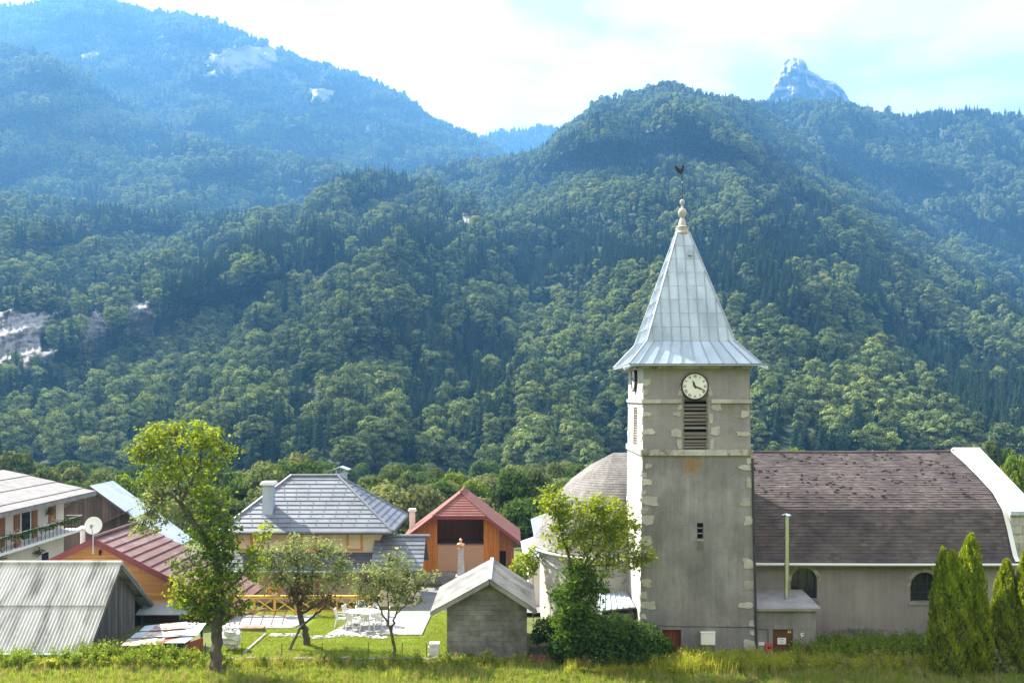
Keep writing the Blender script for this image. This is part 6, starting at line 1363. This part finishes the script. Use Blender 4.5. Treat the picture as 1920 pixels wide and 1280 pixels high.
bush('ivy_shrub', 'dark green ivy mound sprawling at the foot of the tower', 37.0, [(1110,1195,50,40,2600,.3),(1160,1195,50,42,2600,.3),(1205,1205,46,38,2200,.2),(1240,1218,28,26,1000,.1),(1070,1215,40,28,1400,.1),(1140,1220,60,28,1800,-.2),(1200,1228,50,22,1300,-.2)], .065, 41, 'leaf_dark')
bush('box_shrub', 'small dense dark shrub beside the apse wall', 38.3, [(1025,1180,26,22,1300,0),(1045,1172,22,20,900,.2),(1010,1192,16,14,500,0)], .05, 42, 'leaf_dark')
bush('elder_shrub', 'loose yellow-green shrub between the block shed and the apse', 44.5, [(985,1060,24,26,900,0),(1000,1045,16,22,500,.2),(965,1075,14,18,400,0)], .06, 43, 'leaf_lime')
bush('shed_weed_shrub', 'low leafy shrub against the base of the block shed', 37.7, [(880,1238,24,12,700,0),(905,1244,20,9,500,0),(850,1246,18,8,400,0)], .05, 46, 'leaf_mid')
bush('bluish_shrub', 'low bluish green shrub between the two thuja clumps', 36.4, [(1862,1240,24,30,1100,0),(1890,1255,22,22,800,0)], .05, 47, 'leaf_grey')
# thujas
def thuja(label, px, top, base, w_, D, seed, bend=0):
    r = np.random.default_rng(seed); T = thing('thuja', label, 'conifer', 'columnar thujas in front of the nave'); s = D/F; n = int(8200*w_/50)
    zb, zt = max(-.05, Z(base,D)), Z(top,D); u = r.random(n)**.85; a = r.uniform(0, 6.283, n); R = w_/2*s*np.clip(np.sin(np.pi*np.clip(.20+.80*u, 0, 1))**.55, .02, 1)*(1-.25*u)
    lob = 1 + .10*np.sin(a*5+u*14+seed) + .08*np.sin(a*3-u*23) + .06*np.sin(a*9+u*40)
    R = R*lob*r.uniform(.86,1.03,n); c = np.stack([X(px,D)+R*np.cos(a)+bend*s*u**2, D+R*np.sin(a)*.95, zb+(zt-zb)*u], 1)
    nr = np.stack([np.cos(a), np.sin(a), np.full(n,.55)], 1); up = np.stack([np.cos(a)*.35, np.sin(a)*.35, np.ones(n)], 1)+r.normal(0,.15,(n,3)); up /= np.linalg.norm(up,axis=1,keepdims=True)
    sd = np.cross(nr, up)+r.normal(0,.35,(n,3)); sd /= np.linalg.norm(sd,axis=1,keepdims=True); h = (.07*np.exp(r.normal(0,.3,n)))[:,None]
    Q = np.stack([c-up*h, c-sd*h*.45, c+up*h*1.1, c+sd*h*.45], 1); t_ = np.clip(.45+.35*(lob-1)/.15*.5+r.normal(0,.2,n), 0, 1)
    link('foliage', quads_mesh('foliage', Q, t_), M['leaf_thuja'], T)
    m_ = MB(); m_.lathe([(w_*s*.30,zb),(w_*s*.36,zb+(zt-zb)*.3),(w_*s*.27,zb+(zt-zb)*.6),(.03,zb+(zt-zb)*.93)], (X(px,D),D), 10); m_.build('inner_shade', M['bark'], T)  # solid bark-coloured core put in as the shade inside the crown
    m_ = MB(); m_.tube([(X(px,D),D,-.1),(X(px,D),D,zb+.6)], .07, 6); m_.build('trunk', M['bark'], T)
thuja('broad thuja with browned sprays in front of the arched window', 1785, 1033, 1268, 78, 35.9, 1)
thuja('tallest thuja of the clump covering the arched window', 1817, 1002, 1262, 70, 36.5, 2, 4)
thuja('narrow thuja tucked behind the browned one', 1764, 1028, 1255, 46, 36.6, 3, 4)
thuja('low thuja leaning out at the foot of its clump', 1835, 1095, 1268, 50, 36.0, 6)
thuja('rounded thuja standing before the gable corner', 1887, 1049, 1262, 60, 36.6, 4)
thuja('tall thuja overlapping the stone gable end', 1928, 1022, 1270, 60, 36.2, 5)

# ---------------------------------------------------------------- trees of the valley floor behind the village
VK = []
for k in range(5):
    h, r = [(11,5.0),(13,4.6),(9,4.6),(14,4.0),(10,5.2)][k]; Qd, t_, tr = broadleaf('v', h, r, [44,46,40,48,44][k], 125, .235, 300+k); VK.append((quads_mesh('crown', Qd, t_), tr.mesh('trunk'), h, r))
vmats = {}
for nm, d, l, y in (('willow',(.085,.11,.045),(.24,.265,.12),None),('bright',(.075,.13,.016),(.20,.27,.04),None),('dark',(.030,.062,.018),(.10,.155,.04),None),('soft',(.05,.083,.028),(.16,.20,.075),None)): vmats[nm] = leafmat('valley_'+nm, d, l, trans=.42, obj=.2)
vlab = {'willow': ('willow_tree', 'pale silvery willow growing on the valley floor behind the houses', 'willows behind the houses'), 'bright': ('lime_tree', 'bright yellow-green tree growing on the valley floor behind the houses', 'bright trees behind the houses'),
        'dark': ('alder_tree', 'dark green tree growing on the valley floor behind the houses', 'dark trees behind the houses'), 'soft': ('poplar_tree', 'soft grey-green tree growing on the valley floor behind the houses', 'soft green trees behind the houses')}
def valley_tree(px, top, w_, Y, kind, k):
    crown, trunk, h, r = VK[k]; nm, lab, gp = vlab[kind]; z0 = float(gz(0,Y)); H_ = Z(top,Y)-z0; R_ = w_/2*Y/F
    T = thing(nm, lab, 'tree', gp); T.location = (X(px,Y), Y, z0); T.rotation_euler = (0,0,rnd.uniform(0,6.28)); sz = H_/(h*.98); sx = R_/(r*1.05); T.scale = (sx, sx, sz)
    o = bpy.data.objects.new('crown', crown); C.objects.link(o); o.parent = T
    if not crown.materials: crown.materials.append(None)
    o.material_slots[0].link = 'OBJECT'; o.material_slots[0].material = vmats[kind]
    if not trunk.materials: trunk.materials.append(M['bark'])
    o = bpy.data.objects.new('trunk', trunk); C.objects.link(o); o.parent = T
vt = [(28,842,86,125,'soft',0),(90,868,62,112,'soft',1),(140,872,62,118,'willow',2),(188,878,64,115,'soft',4),(232,886,66,92,'bright',2),(268,890,56,100,'bright',0),(330,870,80,120,'dark',1),(398,862,76,120,'soft',3),(440,880,62,108,'dark',4),(508,866,116,98,'soft',0),(565,884,60,104,'dark',1),(605,878,72,128,'soft',2),
      (690,884,60,118,'soft',3),(735,866,66,130,'soft',1),(708,905,66,98,'dark',4),(790,905,104,82,'willow',0),(760,876,50,124,'soft',3),(818,872,52,128,'soft',1),(852,882,60,112,'bright',4),(893,897,78,96,'bright',2),(918,880,56,122,'soft',3),(962,876,92,90,'dark',1),(1005,866,46,108,'soft',3),(1042,860,54,130,'soft',1),(1078,866,62,138,'dark',2),(1112,868,64,128,'soft',0),(1150,878,60,118,'soft',4),
      (1495,836,50,100,'bright',2),(1560,844,50,140,'dark',1),(1850,814,64,140,'soft',3),(1905,850,56,98,'bright',4),(1885,832,52,150,'dark',1),(1945,838,66,120,'soft',0),(1790,838,56,150,'soft',2),(1640,842,50,150,'soft',2),(1445,840,60,150,'dark',4)]
for a in vt: valley_tree(*a)
r_ = np.random.default_rng(77); kinds = ['soft','dark','willow','dark','soft']
for k in range(215):
    Y = r_.uniform(100, 285) if k < 150 else r_.uniform(78, 135); px = r_.uniform(-120, 1230) if k % 7 < 5 else r_.uniform(1420, 2050)
    if k >= 150: px = r_.uniform(330, 1130) if k % 7 < 5 else r_.uniform(-60, 300)
    hh, ww = (r_.uniform(5,10), r_.uniform(6,10)) if k < 150 else (r_.uniform(4,7.5), r_.uniform(4.5,7.5)); top = HZ-(float(gz(0,Y))+hh-CZ)*F/Y
    valley_tree(px, top, ww*F/Y, Y, kinds[int(r_.integers(0,5))], int(r_.integers(0,5)))

# ---------------------------------------------------------------- grass and weeds
M['blade'] = leafmat('grass_blade', (.14,.21,.03), (.36,.42,.11), trans=.50)
M['blade_lime'] = leafmat('weed_lime', (.22,.27,.025), (.50,.52,.10), trans=.52)
M['weed'] = leafmat('weed_leaf', (.10,.17,.022), (.29,.37,.07), trans=.48)
M['seed'] = leafmat('seed_head', (.20,.18,.06), (.40,.36,.18), trans=.35)
def tuft(h, n, spread, wd, seed, curl=.5):
    r = np.random.default_rng(seed); Q = []; 
    for k in range(n):
        a = r.uniform(0, 6.28); b = np.array([r.normal(0,spread), r.normal(0,spread), 0]); L_ = h*r.uniform(.55,1.15); d = np.array([math.cos(a), math.sin(a), 0])*L_*curl*r.uniform(.1,1); sd = np.array([-math.sin(a), math.cos(a), 0])*wd
        m = b+d*.35+np.array([0,0,L_*.6]); t = b+d+np.array([0,0,L_*r.uniform(.85,1)]); Q.append([b-sd, b+sd, m+sd*.8, m-sd*.8]); Q.append([m-sd*.8, m+sd*.8, t+sd*.1, t-sd*.1])
    return np.array(Q), np.clip(np.repeat(r.normal(.5,.22,n),2),0,1)
def weed(h, n, leaf, seed):
    r = np.random.default_rng(seed); Q = []; ts = []
    for k in range(n):
        a = r.uniform(0,6.28); top = np.array([math.cos(a)*h*.22*r.random(), math.sin(a)*h*.22*r.random(), h*r.uniform(.6,1.1)]); b = np.array([r.normal(0,.05),r.normal(0,.05),0]); sd = np.array([-math.sin(a),math.cos(a),0])*.006
        Q.append(np.array([b-sd,b+sd,top+sd,top-sd])[None]); ts.append([.3]); m = 16; f = r.uniform(.15,1,m)[:,None]; c = b+(top-b)*f+r.normal(0,leaf*1.1,(m,3)); Q.append(leaf_quads(c, r.normal(0,.6,(m,3))+np.array([0,0,.8]), leaf, r, aspect=.42)); ts.append(np.clip(r.normal(.5,.25,m),0,1))
    return np.concatenate(Q), np.concatenate(ts)
def kinds_coll(name, lst):
    c = bpy.data.collections.new(name)
    for i, (Q, t_, mt) in enumerate(lst): me = quads_mesh(name, Q, t_); me.materials.append(mt); c.objects.link(bpy.data.objects.new('%s_%02d' % (name, i), me))
    return c
gk = kinds_coll('grass_kind', [(*tuft(.28,34,.10,.007,1), M['blade']), (*tuft(.40,26,.09,.007,2), M['blade']), (*tuft(.22,40,.12,.007,3,.9), M['blade']), (*tuft(.62,16,.08,.006,4,.3), M['seed']), (*weed(.30,5,.03,14), M['weed']), (*weed(.42,4,.028,15), M['seed'])])
lk = kinds_coll('lawn_kind', [(*tuft(.06,40,.09,.006,5,.7), M['blade']), (*tuft(.08,34,.09,.006,6,.7), M['blade'])])
wk = kinds_coll('weed_kind', [(*weed(.55,7,.045,7), M['weed']), (*weed(.8,6,.05,8), M['weed']), (*weed(.45,9,.04,9), M['blade_lime']), (*tuft(.75,30,.14,.007,10,.35), M['blade_lime']), (*weed(.7,8,.04,12), M['blade_lime']), (*weed(.7,5,.03,13), M['seed'])])
def put(name, pts, coll_kinds, idx, sl, sh, r, label, cat):
    n = len(pts); s_ = r.uniform(sl, sh, n)[:, None]*np.ones((1,3)); rot = np.stack([r.normal(0,.1,n), r.normal(0,.1,n), r.uniform(0,6.28,n)],1)
    scatter(name, pts, idx, rot, s_, scatter_group(coll_kinds), label, cat)
r_ = np.random.default_rng(90)
n = 15000; x = r_.uniform(-25.5,25.5,n); y = r_.uniform(33.2,37.75,n); keep = ~((x > 5.4)&(y > 37.6)); x, y = x[keep], y[keep]; n = len(x)
id_ = r_.choice([0,1,2,3,4,5], n, p=[.32,.19,.34,.05,.08,.02]); put('meadow_grass', np.stack([x,y,gz(x,y)-.01],1), gk, id_, .55, 1.2, r_, 'sunlit rough meadow grass in front of the village', 'grass')
n = 9000; x = r_.uniform(-13.4,-3.0,n); y = r_.uniform(37.7,45.8,n); keep = ~((x > -9.1+(y-41.2)*.27)&(x < -4.2)&(y > 41.1)) & ~((x < -10.2)&(y > 42.3)&(y < 45)); x, y = x[keep], y[keep]
put('lawn_grass', np.stack([x,y,np.full(len(x),LZ-.03)],1), lk, r_.integers(0,2,len(x)), .7, 1.3, r_, 'short mown green lawn grass', 'grass')
W = []
def band(n, px0, px1, y0, y1, kinds, sl, sh): 
    Y = r_.uniform(y0,y1,n); px = r_.uniform(px0,px1,n); k = r_.choice(kinds, n); s_ = r_.uniform(sl,sh,n); W.append(np.stack([X(px,Y),Y,gz(0*Y,Y),k,s_],1))
band(420, -20, 420, 36.5, 37.6, [0,1,2,2], .6, 1.25); band(60, 150, 330, 37.2, 37.9, [1,0], .9, 1.4); band(380, 410, 1000, 36.6, 37.3, [0,2,2,3], .4, .85); band(160, 820, 1000, 36.9, 37.5, [0,2], .6, 1.0)
band(300, 1060, 1290, 35.6, 36.7, [0,2,3], .6, 1.1); band(420, 1200, 1480, 35.9, 37.2, [3,3,2,4], .8, 1.3); band(380, 1490, 1760, 37.6, 39.8, [0,1,1], .8, 1.35); band(330, 1400, 1760, 36.2, 37.6, [3,2,4,0], .6, 1.1); band(240, 1240, 1420, 36.9, 37.7, [1,0], .6, 1.0); band(200, 1760, 1960, 36.2, 38.5, [0,1], .6, 1.1)
band(420, -20, 1940, 34.4, 36.8, [0,2,3,0,5], .3, .75); band(90, 420, 1000, 36.7, 37.2, [5,1], .6, 1.1); band(60, 1050, 1750, 36.0, 37.0, [5], .8, 1.3)
W = np.concatenate(W); n = len(W); rot = np.stack([r_.normal(0,.08,n), r_.normal(0,.08,n), r_.uniform(0,6.28,n)],1)
scatter('weeds', W[:, :3], W[:, 3].astype(int), rot, W[:, 4:5]*np.ones((1,3)), scatter_group(wk), 'tall tangled weeds along the walls and the meadow edge', 'weeds')
# ---------------------------------------------------------------- air
hz = MB(); hz.box(-3800, 3800, -90, 3900, -24, 1240)
ho = hz.build('haze', None); tag(ho, 'thin blue haze filling the valley air', 'haze', kind='stuff')
hm, t, N, L = nodes('haze'); o = N('ShaderNodeOutputMaterial'); pv = N('ShaderNodeVolumePrincipled')
pv.inputs['Color'].default_value = (.17,.48,1.0,1); pv.inputs['Density'].default_value = 2.4e-4; pv.inputs['Anisotropy'].default_value = .25
L(pv.outputs[0], o.inputs['Volume']); ho.data.materials.append(hm)
